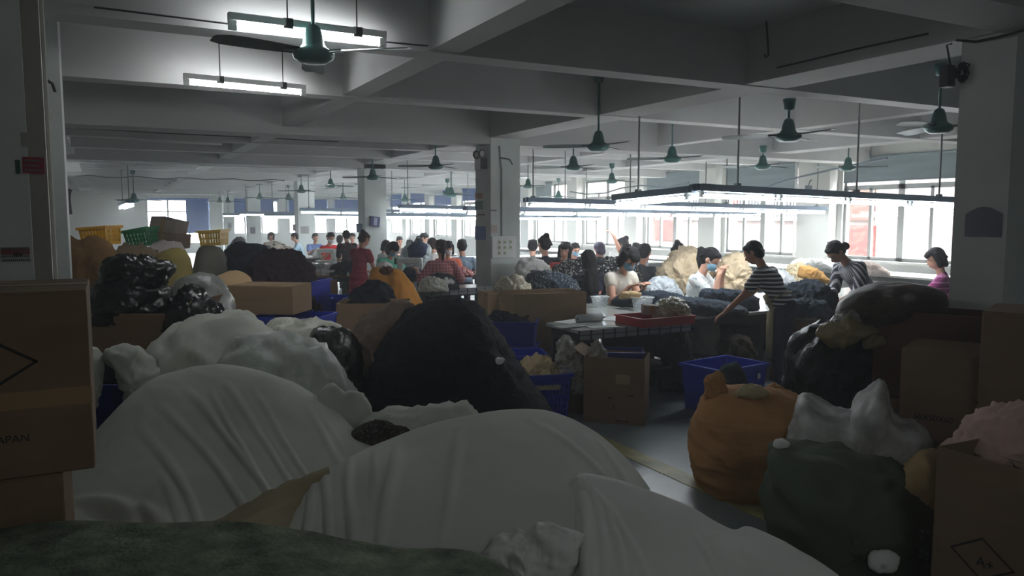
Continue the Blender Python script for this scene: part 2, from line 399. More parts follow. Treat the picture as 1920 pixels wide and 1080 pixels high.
# ------------------------------------------------------------------ ceiling fans
def fan_protos():
    P = {}
    m = MB(); m.lathe([(0.035,-0.075),(0.085,-0.07),(0.125,-0.045),(0.135,-0.02),(0.13,0.0),(0.085,0.025),(0.07,0.05),(0.062,0.1),(0.045,0.15),(0.03,0.165),(0.016,0.17)], seg=24)
    P['motor'] = m.mesh('motor')
    m = MB(); m.lathe([(0.014,-0.12),(0.05,-0.11),(0.06,-0.05),(0.066,-0.005),(0.05,0.0)], seg=16)
    P['rod_cup'] = m.mesh('rod_cup')
    m = MB()
    rows = []
    for i in range(9):
        t = i/8; x = 0.11+t*0.55; wd = 0.045+0.035*math.sin(min(t*1.25,1)*math.pi/2) if t < 0.97 else 0.055
        tw = math.radians(13-5*t)
        rows.append([Vector((x, -wd*math.cos(tw), -0.005-wd*math.sin(tw)-0.01*t)), Vector((x, 0, -0.002-0.01*t+0.006)), Vector((x, wd*math.cos(tw), -0.005+wd*math.sin(tw)-0.01*t))])
    m.grid(rows); m.grid([[p-Vector((0,0,0.004)) for p in r][::-1] for r in rows]); m.box(0.1,-0.02,-0.012,0.2,0.02,0.004)
    P['blade'] = m.mesh('blade')
    return P
FP = fan_protos()
def fan(u, v, D, label, rot=0.0, top=ZC, nb=3):
    p = at(u, v, D)
    t = thing('ceiling_fan', label, 'fan', p, rot, 'ceiling fans along the hall')
    link('motor', FP['motor'], FANM, t, True)
    L = top-p.z
    m = MB(); m.tube([(0,0,0.15),(0,0,L)], 0.013, 8); link('down_rod', m.mesh('down_rod'), FANM, t, True)
    c = link('rod_cup', FP['rod_cup'], FANM, t, True); c.location = (0, 0, L if L < 0.75 else L)
    for k in range(nb):
        b = link('blade', FP['blade'], FANB, t, True); b.rotation_euler = (0, 0, k*2*math.pi/3)
    return t
fan(588, 97, 5.0, 'big green ceiling fan hanging close in front of the nearer lit ceiling tube', -0.75, 3.5)
fan(1122, 272, 9.2, 'green ceiling fan on a long rod under the dark beam by the main column', 0.5)
fan(1075, 312, 12.6, 'green ceiling fan with spread blades below the beam, just beside the main column', 2.55)
fan(1478, 253, 8.0, 'dark green ceiling fan on a short rod under the beam over the striped worker', 0.35, 3.02)
fan(1760, 236, 7.6, 'green ceiling fan half behind the big dark column at the window side', 1.15, 3.3)
fan(1260, 296, 11.4, 'green ceiling fan over the double lamp bank', 0.55)
fan(1430, 310, 13.2, 'small green fan hung on a beam between two grey blinds', 0.15, 3.02)
fan(1590, 313, 13.6, 'pale green fan in front of the wide window blind', 0.9)
fan(1147, 338, 17.5, 'small fan in front of a grey blind, under the lowest cable', 0.1, 3.02)
fan(1047, 368, 24.0, 'tiny fan hanging low before the far side window blinds', 0.2, 3.02)
fan(990, 348, 19.5, 'small fan on a rod right beside the edge of the main column', 0.7)
fan(817, 310, 13.6, 'green fan centred between the main column and the second column', 0.62)
fan(846, 364, 19.0, 'fan with a tall rod cup above the low lamp bank near the main column', 0.25, 3.02)
fan(839, 362, 22.0, 'fan directly behind the tall-cup fan beside the main column', 1.35, 2.9)
fan(759, 374, 25.0, 'small fan just past the second column over the far lamps', 0.3)
fan(699, 331, 16.2, 'green fan right before the top of the second column', 0.45)
fan(620, 347, 20.5, 'small green fan between the second and third columns, nearer one', 0.2)
fan(643, 370, 28.0, 'small green fan between the second and third columns, farther one', 0.5)
fan(565, 357, 22.5, 'small green fan in front of the third column', 0.75)
fan(541, 371, 29.0, 'tiny fan over the blue blind beside the third column', 0.2, 3.02)
fan(487, 370, 28.0, 'small fan in front of the fourth column', 0.3)
fan(427, 377, 33.0, 'far fan above the blue blind next to the fifth column, towards the fourth column', 0.15)
fan(412, 377, 36.0, 'farthest fan before the pier beside the bright end window', 0.6)
fan(251, 374, 20.0, 'dark fan beside the lamp seen end-on against the grey end wall', 0.15, 3.02)

# ------------------------------------------------------------------ hanging lamp banks
def strip(A, B, label, ntube, rods=(0.05, 0.5, 0.95), double=True, far=False):
    A, B = Vector(A), Vector(B); d = (B-A); L = d.length; d.normalize()
    s = Vector((-d.y, d.x, 0)).normalized(); up = d.cross(s)*1.0
    if up.z < 0: up = -up
    c = (A+B)/2
    t = thing('lamp_bank', label, 'hanging lamp', c, 0, 'hanging lamp banks over the work tables')
    m = MB(); hw = 0.1
    m.cbox(A-s*hw, d*L, s*2*hw, up*0.012)
    m.cbox(A-s*hw, d*L, s*0.012, up*0.075); m.cbox(A+s*(hw-0.012), d*L, s*0.012, up*0.075)
    m.cbox(A-s*0.03+up*0.012, d*L, s*0.06, up*0.07)
    wpart('housing', m, STRIPM, t)
    seg = L/ntube
    em = emit('tube_light_far', (0.93, 0.98, 1.0), TUBE_FAR)
    for k in range(ntube):
        for off in ((-0.055, 0.055) if double else (0,)):
            p = A+d*(seg*k+0.05)+s*off-up*0.05; q = A+d*(seg*(k+1)-0.05)+s*off-up*0.05
            m = MB(); m.tube([p, q], 0.024, 10); tb = wpart('lamp_tube', m, em, t, True)
            if not far:
                for r in (p, q):
                    m = MB(); m.cbox(r-d*0.02-s*0.022-up*0.022, d*0.04, s*0.044, up*0.07); wpart('tube_socket', m, PAPER, tb)
    for f in rods:
        p = A+d*L*f+up*0.08
        m = MB(); m.tube([p, (p.x, p.y, ZC)], 0.012, 6); m.box(p.x-0.03, p.y-0.03, p.z-0.02, p.x+0.03, p.y+0.03, p.z+0.03); wpart('hanging_rod', m, ROD, t)
    return t
strip(at(1303,358,8.6), at(1800,381,10.9), 'grey lamp bank running from over the striped worker to the window-side column', 4, (0.13, 0.55, 0.9))
strip(at(1158,376,9.75), at(1300,362,8.62), 'bright double lamp bank seen nearly end-on above the front work table', 1, (0.3,))
strip((6.3,11.5,2.06), (13.5,11.5,1.95), 'long grey lamp bank starting beside the main column, second from the front', 6, (0.02, 0.3, 0.62, 0.97))
strip((5.95,13.2,1.93), (13.2,13.2,1.88), 'grey lamp bank just behind the one that starts at the main column', 6, (0.3, 0.8), False)
strip((6.0,17.0,2.02), (13.3,17.0,1.92), 'grey lamp bank whose end shows between the main and second columns, higher one', 6, (0.03, 0.3, 0.7), True, True)
strip((6.0,19.6,1.85), (13.3,19.6,1.8), 'grey lamp bank seen below the higher bank between main and second columns', 6, (0.1, 0.4), True, True)
strip((5.0,22.6,2.0), (13.3,22.6,1.9), 'grey lamp bank between the second and third columns', 7, (0.03, 0.3, 0.7), True, True)
strip((4.6,26.0,1.86), (13.3,26.0,1.82), 'thin lamp bank low between the second and third columns', 7, (0.03, 0.3), True, True)
strip((4.4,30.0,1.95), (13.0,30.0,1.9), 'thin lamp bank between the third and fourth columns', 7, (0.03, 0.2), True, True)
strip((4.6,36.0,1.92), (12.5,36.0,1.9), 'small far lamp bank between the fourth and fifth columns', 6, (0.03, 0.2), True, True)
strip(at(244,381,17.0), at(229,387,21.0), 'hanging lamp seen end-on against the grey end wall', 3, (0.1, 0.9), True, True)

def batten(A, B, label, wires):
    A, B = Vector(A), Vector(B); d = (B-A); L = d.length; d.normalize()
    t = thing('ceiling_tube_light', label, 'tube light', (A+B)/2)
    m = MB(); m.cbox(A+Vector((0,-0.03,0.03)), d*L, Vector((0,0.06,0)), Vector((0,0,0.045))); wpart('batten', m, PAPER, t)
    m = MB(); m.tube([A+d*0.05, B-d*0.05], 0.017, 12); wpart('lamp_tube', m, emit('tube_light_near', (0.95,0.99,1.0), TUBE_NEAR), t, True)
    for e in (A, B-d*0.05):
        m = MB(); m.cbox(e+Vector((0,-0.02,-0.025)), d*0.05, Vector((0,0.04,0)), Vector((0,0,0.06))); wpart('tube_socket', m, PAPER, t)
    for f in wires:
        p = A+d*L*f+Vector((0,0,0.075)); m = MB(); m.tube([p, (p.x, p.y, ZC)], 0.005, 5); m.box(p.x-0.03,p.y-0.032,p.z-0.06,p.x+0.03,p.y+0.032,p.z+0.005); wpart('hanger', m, WIRE, t)
batten(at(428,47,4.75), at(723,81,5.36), 'lit white ceiling tube behind the big near fan', (0.35, 0.8))
batten(at(344,154,6.65), at(573,175,7.38), 'lit white ceiling tube farther in, beyond the first cross beam', (0.28, 0.8))
batten((0.8,-0.9,3.0), (1.9,-0.9,3.0), 'unseen fill tube added behind the viewpoint', (0.3, 0.8))  # added lamp out of view, fills the near cartons and sheets with light
def darktube(u1,v1,u2,v2,D1,D2,label):
    A, B = at(u1,v1,D1), at(u2,v2,D2); t = thing('unlit_tube_light', label, 'tube light', (A+B)/2)
    m = MB(); d = B-A; m.cbox(A, d, (0,0.05,0), (0,0,0.05)); wpart('batten', m, PAPER, t)
    m = MB(); m.tube([A+Vector((0,0.02,-0.02)), B+Vector((0,0.02,-0.02))], 0.015, 8); wpart('lamp_tube', m, PAPER, t, True)
    for p in (A+d*0.2, A+d*0.8): m = MB(); m.tube([p, (p.x,p.y,ZC)], 0.004, 5); wpart('hanger', m, WIRE, t)
darktube(292,238,460,246,10.1,10.6,'unlit tube light under the main cross beam in the bay with pink ceiling')
darktube(262,262,416,268,12.0,12.6,'unlit tube light in the next bay past the main cross beam')
darktube(228,307,372,311,16.3,16.9,'unlit tube light in the far pinkish bay, lowest of the three')

# ------------------------------------------------------------------ column fittings and wiring
def sign(name, u0, v0, u1, v1, D, mcol, label, cat='sign', marks=None, thick=0.012, axis='front'):
    """small flat board with the visible corners; sits on a column face"""
    A = at(u0, v0, D); B = at(u1, v1, D)
    return A, B
Yc = 10.77
def on_col(u, v, Y=Yc): d = ray(u, v); return C_ + d*(Y/d.y)
def on_side(u, v, X=5.29): d = ray(u, v); return C_ + d*(X/d.x)
# switch board on the main column
a, b = on_col(921, 443), on_col(966, 483)
t = thing('switch_board', 'white board of wall switches on the front of the main column', 'switch board', (a.x, Yc, b.z))
m = MB(); m.box(a.x, Yc-0.035, b.z, b.x, Yc-0.001, a.z); wpart('board', m, PAPER, t, False, 0.004)
for r in range(3):
    for c in range(3 if r < 2 else 2):
        x = a.x+(b.x-a.x)*(0.3+0.23*c); z = a.z-(a.z-b.z)*(0.26+0.25*r)
        m = MB(); m.box(x-0.026, Yc-0.045, z-0.03, x+0.026, Yc-0.036, z+0.03); sw = wpart('switch', m, mat('switch_cream', (216,218,200), 0.4, 0.05, 4), t, False, 0.003)
        m = MB(); m.box(x-0.01, Yc-0.053, z-0.014, x+0.01, Yc-0.045, z+0.014); wpart('rocker', m, mat('switch_green', (150,170,130), 0.4, 0.05, 4), sw)
t = thing('cable_conduit', 'grey conduit running down the main column to the switch board', 'conduit', (a.x+0.12, Yc, a.z))
x = on_col(940, 350).x
m = MB(); m.tube([(x, Yc-0.012, a.z), (x, Yc-0.012, 2.55), (x-0.02, Yc-0.012, 2.66), (x-0.035, Yc-0.012, 2.9)], 0.014, 8); wpart('pipe', m, mat('conduit_grey', (136,142,140), 0.6, 0.06, 3), t)
m = MB(); m.tube([(x-0.03,Yc-0.03,2.72),(x+0.05,Yc-0.03,2.71),(x+0.13,Yc-0.03,2.7),(x+0.18,Yc-0.03,2.62)], 0.01, 6); wpart('loose_cable', m, WIRE, t)
# emergency lamp on the side of the column
p = on_side(904, 296)
t = thing('emergency_lamp', 'twin-headed emergency lamp on the side of the main column', 'emergency lamp', p)
m = MB(); m.box(5.2, p.y-0.14, p.z-0.19, 5.288, p.y+0.1, p.z-0.02); wpart('case', m, PAPER, t, False, 0.005)
m = MB(); m.box(5.19, p.y-0.19, p.z-0.18, 5.288, p.y-0.145, p.z-0.02); wpart('battery_box', m, DARK, t)
for dy in (-0.13, 0.07):
    m = MB(); m.lathe([(0.03,-0.03),(0.062,0.0),(0.068,0.02),(0.06,0.025)], seg=16)
    hd = link('lamp_head', m.mesh('lamp_head'), DARK, t, True); hd.location = (-0.08, dy, 0.05); hd.rotation_euler = (math.pi/2, 0, 0.3)
    m = MB(); m.lathe([(0.05,0.026),(0.05,0.03)], seg=16); link('lens', m.mesh('lens'), PAPER, hd, True)
def side_notice(u0, v0, u1, v1, col, label, cat, X=5.29, name='wall_notice', mark=None):
    A, B = on_side(u0, v0, X), on_side(u1, v1, X)
    t = thing(name, label, cat, A)
    m = MB(); m.box(X-0.006, B.y, B.z, X-0.001, A.y, A.z) if B.y < A.y else m.box(X-0.006, A.y, B.z, X-0.001, B.y, A.z)
    wpart('sheet', m, mat('notice_'+name+str(col[0])+str(col[2]), col, 0.7, 0.06, 5), t)
    if mark:
        m = MB(); ya, yb = min(A.y,B.y), max(A.y,B.y)
        for k in range(mark):
            z = A.z-(A.z-B.z)*(k+0.7)/(mark+0.4); m.box(X-0.009, ya+(yb-ya)*0.12, z-0.012, X-0.0065, yb-(yb-ya)*(0.15+0.2*(k % 2)), z+0.008)
        wpart('printed_lines', m, mat('faded_print', (120,110,112), 0.8, 0.1, 9), t)
side_notice(891, 362, 906, 372, (206,160,150), 'small pinkish notice on the side of the main column', 'notice', mark=2)
side_notice(891, 377, 906, 393, (120,160,136), 'green notice below the pinkish one on the main column', 'notice', mark=3)
side_notice(893, 397, 912, 408, (206,200,198), 'pale torn paper below the green notice on the main column', 'notice', name='torn_paper', mark=1)
side_notice(891, 424, 911, 450, (96,120,180), 'blue notice on the side of the main column beside the switch board', 'notice', mark=None)
def front_paper(u0, v0, u1, v1, Y, col, label, cat, name, lines=0, tilt=0, inner=None):
    d = ray(u0, v0); A = C_+d*(Y/d.y); d = ray(u1, v1); B = C_+d*(Y/d.y)
    c = (A+B)/2; t = thing(name, label, cat, (c.x, Y, c.z)); hw = (B.x-A.x)/2; hh = (A.z-B.z)/2
    m = MB(); m.box(-hw, -0.05 if inner else -0.006, -hh, hw, -0.001, hh); o = link('sheet' if not inner else 'case', m.mesh('sheet'), mat('c_'+name+str(sum(col)), col, 0.6, 0.06, 6), t); o.rotation_euler = (0, tilt, 0)
    if lines:
        m = MB()
        for k in range(lines):
            z = hh-(k+0.7)*2*hh/(lines+0.4); m.box(-hw*0.8, -0.01, z-hh*0.12, hw*(0.8-0.3*(k % 2)), -0.0065, z+hh*0.08)
        link('printed_lines', m.mesh('printed_lines'), mat('faded_print', (120,110,112), 0.8, 0.1, 9), o)
    if inner:
        m = MB(); m.box(-hw*0.3, -0.056, -hh*0.7, hw*0.45, -0.05, hh*0.75); link('label_window', m.mesh('label_window'), mat('c_in'+str(sum(inner)), inner, 0.6, 0.06, 6), o)
    return t
front_paper(919, 393, 931, 396, Yc, (120,124,124), 'short dark mark stuck on the main column above the switches', 'label', 'label_strip')
front_paper(920, 422, 932, 437, Yc, (190,176,170), 'small brownish switch plate above the white switch board', 'switch plate', 'switch_plate')
front_paper(693, 406, 711, 425, 17.3, (74,78,120), 'dark blue box hung on the front of the second column', 'box', 'control_box', 0, 0.12, (160,166,190))
side_notice(668, 419, 680, 436, (66,84,122), 'dark blue box hung on the side of the second column', 'box', name='control_box', mark=None)
front_paper(563, 424, 580, 438, 24.2, (160,162,160), 'grey printed paper on the front of the third column', 'notice', 'wall_paper', 5)
side_notice(549, 420, 555, 433, (96,74,80), 'dark brown box hung on the side of the third column', 'box', name='meter_box')
front_paper(469, 426, 479, 438, 33.6, (96,92,108), 'dark grey box hung on the front of the fourth column', 'box', 'meter_box')
side_notice(462.6, 419, 464.8, 430, (70,70,76), 'black box hung on the side of the fourth column', 'box', name='meter_box')
front_paper(427, 418, 434, 427, 41.0, (120,116,120), 'small grey box on the far fifth column', 'box', 'meter_box')
# dark near column: red sign, green tag, printed notice
front_paper(41, 294, 84, 326, 4.86, (150,34,52), 'red sign on the dark column nearest the entrance', 'sign', 'red_sign', 3, 0.02)
front_paper(28, 300, 39, 326, 4.86, (20,74,58), 'small dark green tag beside the red sign on the dark column', 'tag', 'green_tag')
front_paper(38, 248, 54, 276, 4.86, (156,156,150), 'torn scrap of paper above the red sign on the dark column', 'paper scrap', 'paper_scrap')
d = ray(2, 468); A = C_+d*(4.86/d.y); d = ray(58, 496); B = C_+d*(4.86/d.y)
t = thing('printed_notice', 'faded notice with red and grey lettering low on the dark column', 'notice', A)
m = MB()
for k in range(16): x = A.x+(B.x-A.x)*k/16; m.box(x, 4.852, B.z+0.055, x+(B.x-A.x)/24, 4.859, B.z+0.085)
wpart('red_lettering', m, mat('red_print', (150,70,70), 0.8, 0.1, 8), t)
m = MB()
for r, z in enumerate((A.z, B.z+0.02, B.z+0.04)):
    for k in range(14): x = A.x+(B.x-A.x)*(k+0.3*(r % 2))/14; m.box(x, 4.852, z, x+(B.x-A.x)/26, 4.859, z+0.011)
for x in (A.x+(B.x-A.x)*0.42, A.x+(B.x-A.x)*0.58): m.box(x, 4.852, A.z-0.035, x+0.02, 4.859, A.z-0.017)
wpart('grey_lettering', m, mat('faded_dark_print', (96,92,92), 0.8, 0.1, 8), t)
# camera and cable knot on the window-side near column, with its faded patch
p = at(1803, 140, 5.4)
t = thing('cable_bundle', 'tangled black cable and plug at the top of the dark window-side column', 'cable', p)
m = MB(); pts = []
for k in range(60):
    a = k*0.55; pts.append((5.28-0.015*(k % 4), p.y-0.06+0.045*math.cos(a)*(0.6+0.4*math.sin(k*1.7)), p.z+0.05*math.sin(a)+0.02*math.sin(k*0.9)))
m.tube(pts, 0.006, 5); wpart('coil', m, WIRE, t)
m = MB(); m.box(5.2, p.y+0.0, p.z-0.09, 5.28, p.y+0.07, p.z+0.06); wpart('adaptor', m, DARK, t, False, 0.006)
m = MB(); m.tube([(5.26, p.y+0.03, p.z+0.06), (5.24, p.y+0.05, p.z+0.2), (5.25, p.y+0.02, 3.0)], 0.007, 5); m.tube([at(1792, 75, 5.3), at(1830, 78, 5.25), at(1870, 70, 5.1), at(1925, 55, 4.9)], 0.009, 6); wpart('feed_cable', m, WIRE, t)
d0 = on_side(1812, 388, 5.3); d1 = on_side(1878, 445, 5.3)
t = thing('faded_patch', 'faded blue arched patch on the side of the dark window-side column', 'wall patch', d0)
m = MB(); ya, yb = d1.y, d0.y; n = 12
vs = [(5.294, ya+(yb-ya)*k/n, d0.z-0.05+0.05*math.sin(math.pi*k/n)) for k in range(n+1)]
m.grid([[Vector((5.294, v[1], d1.z)) for v in vs], [Vector(v) for v in vs]]); m.grid([[Vector((5.299, v[1], d1.z)) for v in vs][::-1], [Vector((5.299, v[1], v[2])) for v in vs][::-1]]); wpart('board', m, mat('faded_blue', (118,122,138), 0.8, 0.1, 8), t)
# cables and conduits on beams
def cable(pts, r, label, cat='cable', name='ceiling_cable', m_=None):
    t = thing(name, label, cat, pts[0]); m = MB(); m.tube(pts, r, 6); wpart('cable', m, m_ or WIRE, t); return t
Xb = 5.262
cable([on_side(1457,127,Xb), on_side(1600,93,Xb), on_side(1740,63,Xb)], 0.008, 'thin dark cable along the side of the long beam above the striped worker')
cable([at(1455,132,7.0), at(1460,150,7.4), at(1472,163,7.9)], 0.006, 'short cable drooping from the beam to the dark green fan')
cable([(0.0,5.4,3.06),(0.8,5.41,3.05),(1.6,5.41,3.04),(2.15,5.41,3.05)], 0.006, 'thin cable along the first cross beam above the ceiling tubes')
cable([(-0.3,13.24,3.12),(0.8,13.24,3.1),(2.1,13.24,3.1),(3.6,13.24,3.09)], 0.008, 'thin cable on the cross beam in the pinkish bay')
cable([(-0.6+0.35*k, 22.9, 2.86+0.03*math.sin(k*1.9)) for k in range(16)], 0.012, 'wavy cable strung across the far pinkish bay')
cable([(12.9,14.6,2.62),(12.9,13.6,2.5),(12.9,12.6,2.46),(12.9,11.8,2.62),(12.9,10.8,2.76),(12.9,9.6,2.9)], 0.022, 'thick grey cable sagging along the side windows near the big blind', m_=STEEL)
cable([(12.8,20.5,2.6),(12.8,19.6,2.5),(12.8,18.6,2.5),(12.8,17.8,2.62),(12.8,16.9,2.66),(12.8,15.9,2.55),(12.8,15.0,2.66)], 0.022, 'thick grey cable sagging along the side windows beyond the lamp banks', m_=STEEL)
cable([(13.2,12.0,0.95),(13.2,12.0,3.5)], 0.025, 'pale vertical pipe in front of the pier beside the big blind', 'pipe', 'wall_pipe', PAINT)
cable([at(1437,40,6.6), at(1439,70,6.6), at(1441,104,6.6), at(1436,108,6.6), at(1433,102,6.6)], 0.009, 'bent ceiling hook rod hanging in front of the long beam', 'hook', 'ceiling_hook')
t = thing('wall_camera', 'small grey camera on an arm on the pier beside the big blind', 'camera', (13.7,12.1,2.45))
m = MB(); m.box(13.55,12.0,2.42,13.7,12.07,2.5); wpart('body', m, STEEL, t, False, 0.01)
m = MB(); m.tube([(13.62,12.03,2.5),(13.66,12.03,2.6),(13.72,12.03,2.62)], 0.012, 6); wpart('arm', m, DARK, t)
t = thing('wall_speaker', 'black narrow speaker hanging on the left wall past the pilaster', 'speaker', (-0.5,7.2,1.9))
a = at(130, 355, 9.0); b = at(131, 402, 9.0)
t.location = a
m = MB(); m.tube([a, (a+b)/2+Vector((-0.03,0,0)), b], [0.03,0.045,0.028], 10); wpart('body', m, DARK, t)
m = MB(); m.tube([a, a+Vector((-0.16,0,0.02))], 0.012, 6); wpart('bracket', m, DARK, t)
# ------------------------------------------------------------------ people
SKIN = mat('skin', (206,156,132), 0.6, 0.05, 8, spec=0.3)
SKIN2 = mat('skin_tan', (176,124,100), 0.6, 0.05, 8, spec=0.3)
HAIR = mat('black_hair', (24,22,24), 0.65, 0.2, 60, 0.3, 90, stretch=(1,1,0.15), spec=0.15)
HAIRB = mat('brown_hair', (58,42,40), 0.65, 0.2, 60, 0.3, 90, stretch=(1,1,0.15), spec=0.15)
MASKB = mat('mask_blue', (128,176,204), 0.8, 0.05, 12)
MASKW = mat('mask_pale', (206,212,216), 0.8, 0.05, 12)
EYE_M = mat('eye_dark', (28,24,24), 0.3, 0.1, 8)
LIP = mat('lips', (164,84,80), 0.5, 0.1, 8)
TROU = mat('dark_trousers', (38,42,54), 0.9, 0.15, 8, 0.3, 30)
JEAN = mat('blue_jeans', (58,72,100), 0.9, 0.15, 8, 0.3, 30)
SHOE = mat('dark_shoe', (40,38,40), 0.6, 0.1, 5)
def remesh(mb, name, voxel, smooth=3):
    me = mb.mesh(name); o = bpy.data.objects.new('tmp_shape', me); COL.objects.link(o)
    r = o.modifiers.new('r', 'REMESH'); r.mode = 'VOXEL'; r.voxel_size = voxel; r.use_smooth_shade = True
    if smooth: s = o.modifiers.new('s', 'SMOOTH'); s.factor = 0.5; s.iterations = smooth
    dg = bpy.context.evaluated_depsgraph_get(); dg.update()
    out = bpy.data.meshes.new_from_object(o.evaluated_get(dg)); out.name = name
    bpy.data.objects.remove(o); bpy.data.meshes.remove(me)
    return out
def ik(a, c, l1, l2, pole):
    a, c = Vector(a), Vector(c); d = c-a; L = min(d.length, (l1+l2)*0.995); n = d.normalized()
    x = (l1*l1-l2*l2+L*L)/(2*L); h = math.sqrt(max(l1*l1-x*x, 1e-6))
    p = Vector(pole); p = (p-n*p.dot(n)).normalized()
    return a+n*x+p*h, a+n*L
def person(u, v, D, face, label, pose='sit', lean=12, hp=25, hy=0, top=None, bottom=None, hair='short', hairm=None, mask=None,
           hands=None, sleeve=0.55, kind='shirt', skin=None, voxel=0.012, side=0, female=True, group=None, hz=None, face_parts=True, apron=None, stool=None):
    """u,v = top of the head in the photo, D = distance ahead, face = compass bearing faced (0 = +Y, 90 = +X)"""
    hp_, ln = math.radians(hp), math.radians(lean); sd = math.radians(side); hy_ = math.radians(hy)
    P = Vector((0, 0, 0.50 if pose == 'sit' else 0.87))
    s = Vector((math.sin(sd), math.sin(ln)*math.cos(sd), math.cos(ln)*math.cos(sd))).normalized()
    sx = Vector((1,0,0)); sx = (sx-s*sx.dot(s)).normalized(); sf = s.cross(sx)  # forward-ish of the chest
    if sf.y < 0: sf = -sf
    nb = P+s*0.47
    hu = Vector((math.sin(sd)*0.5, math.sin(hp_), math.cos(hp_))).normalized()
    fw = Vector((math.sin(hy_)*math.cos(hp_), math.cos(hy_)*math.cos(hp_), -math.sin(hp_)))
    fw = (fw-hu*fw.dot(hu)).normalized(); hx = fw.cross(hu)
    HR = Matrix((hx, fw, hu)).transposed()
    hc = nb+s*0.05+hu*0.125+fw*0.02
    def H(x, y, z): return hc+hx*x+fw*y+hu*z
    head_top = hc+hu*0.125
    target = at(u, v, D)
    sc = target.z/head_top.z
    if not 0.82 < sc < 1.2: print('PERSON scale', round(sc, 2), label)
    rz = -math.radians(face)
    c_, s_ = math.cos(rz), math.sin(rz)
    off = Vector((head_top.x*c_-head_top.y*s_, head_top.x*s_+head_top.y*c_, 0))*sc
    t = thing('person', label, 'person', (target.x-off.x, target.y-off.y, 0), rz, group)
    t.scale = (sc, sc, sc)
    skin = skin or SKIN; hairm = hairm or HAIR
    shw = 0.165 if female else 0.19
    b = MB()
    # trunk, neck, head
    def at_s(k, y=0.0): return P+s*k+sf*y
    TR = Matrix((sx, sf, s)).transposed()
    b.ell(at_s(0.0), (0.155,0.11,0.11), TR); b.ell(at_s(0.15), (0.125,0.09,0.13), TR); b.ell(at_s(0.31), (0.145,0.1,0.14), TR)
    b.capsule(at_s(0.405)-sx*(shw-0.04), at_s(0.405)+sx*(shw-0.04), 0.052, 0.052)
    b.capsule(at_s(0.40), hc-hu*0.05-fw*0.015, 0.052, 0.045)
    b.ell(H(0,-0.005,0.03), (0.075,0.092,0.095), HR); b.ell(H(0,0.022,-0.045), (0.056,0.066,0.068), HR)
    b.capsule(H(0,0.088,-0.005), H(0,0.098,-0.028), 0.010, 0.014, 8)
    for q in (-1, 1): b.ell(H(q*0.077,-0.01,0.0), (0.013,0.022,0.034), HR, 8, 6)
    sh = [at_s(0.405)-sx*shw, at_s(0.405)+sx*shw]
    if hands is None: hands = [(-0.16,0.42,0.80), (0.16,0.42,0.80)]
    arms = []
    for i, q in ((0,-1),(1,1)):
        hd = Vector(hands[i]); el, wr = ik(sh[i], hd, 0.27, 0.245, (q*0.38, -0.3, -1.0))
        arms.append((sh[i], el, wr))
        b.capsule(sh[i], el, 0.046, 0.038); b.capsule(el, wr, 0.038, 0.026)
        fd = (wr-el).normalized(); fd = Vector((fd.x, fd.y, fd.z*0.55-0.12)).normalized()
        su = Vector((0,0,1)); sw = fd.cross(su).normalized(); un = sw.cross(fd)
        pe = wr+fd*0.085
        for k in (-1, -0.33, 0.33, 1): b.capsule(wr+sw*0.012*k, pe+sw*0.027*k, 0.017, 0.0125, 8)
        for k, ln_ in ((-1,0.055),(-0.33,0.07),(0.33,0.075),(1,0.068)):
            k1 = pe+sw*0.029*k+fd*ln_*0.5-un*0.008; k2 = k1+fd*ln_*0.42-un*0.028
            b.capsule(pe+sw*0.027*k, k1, 0.0105, 0.0098, 8); b.capsule(k1, k2, 0.0098, 0.009, 8)
        tb = wr+fd*0.03-sw*q*0.02
        b.capsule(tb, tb-sw*q*0.035+fd*0.03-un*0.01, 0.013, 0.011, 8); b.capsule(tb-sw*q*0.035+fd*0.03-un*0.01, tb-sw*q*0.04+fd*0.062-un*0.022, 0.011, 0.009, 8)
    legs = []
    for q in (-1, 1):
        hj = P+Vector((q*0.085, 0, -0.02))
        if pose == 'sit': kn = Vector((q*0.12,0.40,0.48)); an = Vector((q*0.12,0.36,0.085))
        else: kn = Vector((q*0.1,0.03,0.46)); an = Vector((q*0.11,-0.03-0.02*q,0.085))
        legs.append((hj, kn, an))
        b.capsule(hj, kn, 0.078, 0.052); b.capsule(kn, an, 0.052, 0.034)
        b.capsule(an+Vector((0,-0.02,-0.045)), an+Vector((q*0.02,0.14,-0.055)), 0.035, 0.028)
    me = remesh(b, 'body', voxel); o = link('body', me, skin, t, True)
    # clothing
    def shirt(m, ext=0.016, hem=-0.04, skirt=None):
        g = MB(); e = ext
        g.ell(at_s(0.15), (0.13+e,0.095+e,0.15), TR); g.ell(at_s(0.30), (0.147+e,0.102+e,0.145), TR)
        g.ell(at_s(hem+0.09), (0.15+e,0.108+e,0.13), TR)
        g.capsule(at_s(0.40)-sx*(shw-0.04), at_s(0.40)+sx*(shw-0.04), 0.052+e, 0.052+e)
        g.capsule(at_s(0.40), at_s(0.445), 0.066, 0.058)
        for a_, e_, w_ in arms:
            if sleeve > 0:
                p1 = a_.lerp(e_, min(sleeve, 1.0)); g.capsule(a_, p1, 0.05+e, 0.046+e*1.2)
                if sleeve > 1: g.capsule(e_, e_.lerp(w_, sleeve-1), 0.04+e, 0.034+e)
        if skirt:
            for z, rx, ry in skirt: g.ell((P.x, P.y+0.0, z), (rx, ry, 0.12))
        return g
    if kind == 'dress':
        g = shirt(top, 0.018, -0.06, [(0.84,0.19,0.15),(0.72,0.205,0.165),(0.6,0.215,0.175)] if pose == 'stand' else [(0.5,0.2,0.17)])
        if pose == 'sit':
            for hj, kn, an in legs: g.capsule(hj, kn, 0.1, 0.075)
    else:
        g = shirt(top)
    link('shirt' if kind != 'dress' else 'dress', remesh(g, 'shirt', max(voxel, 0.012), 2), top, t, True)
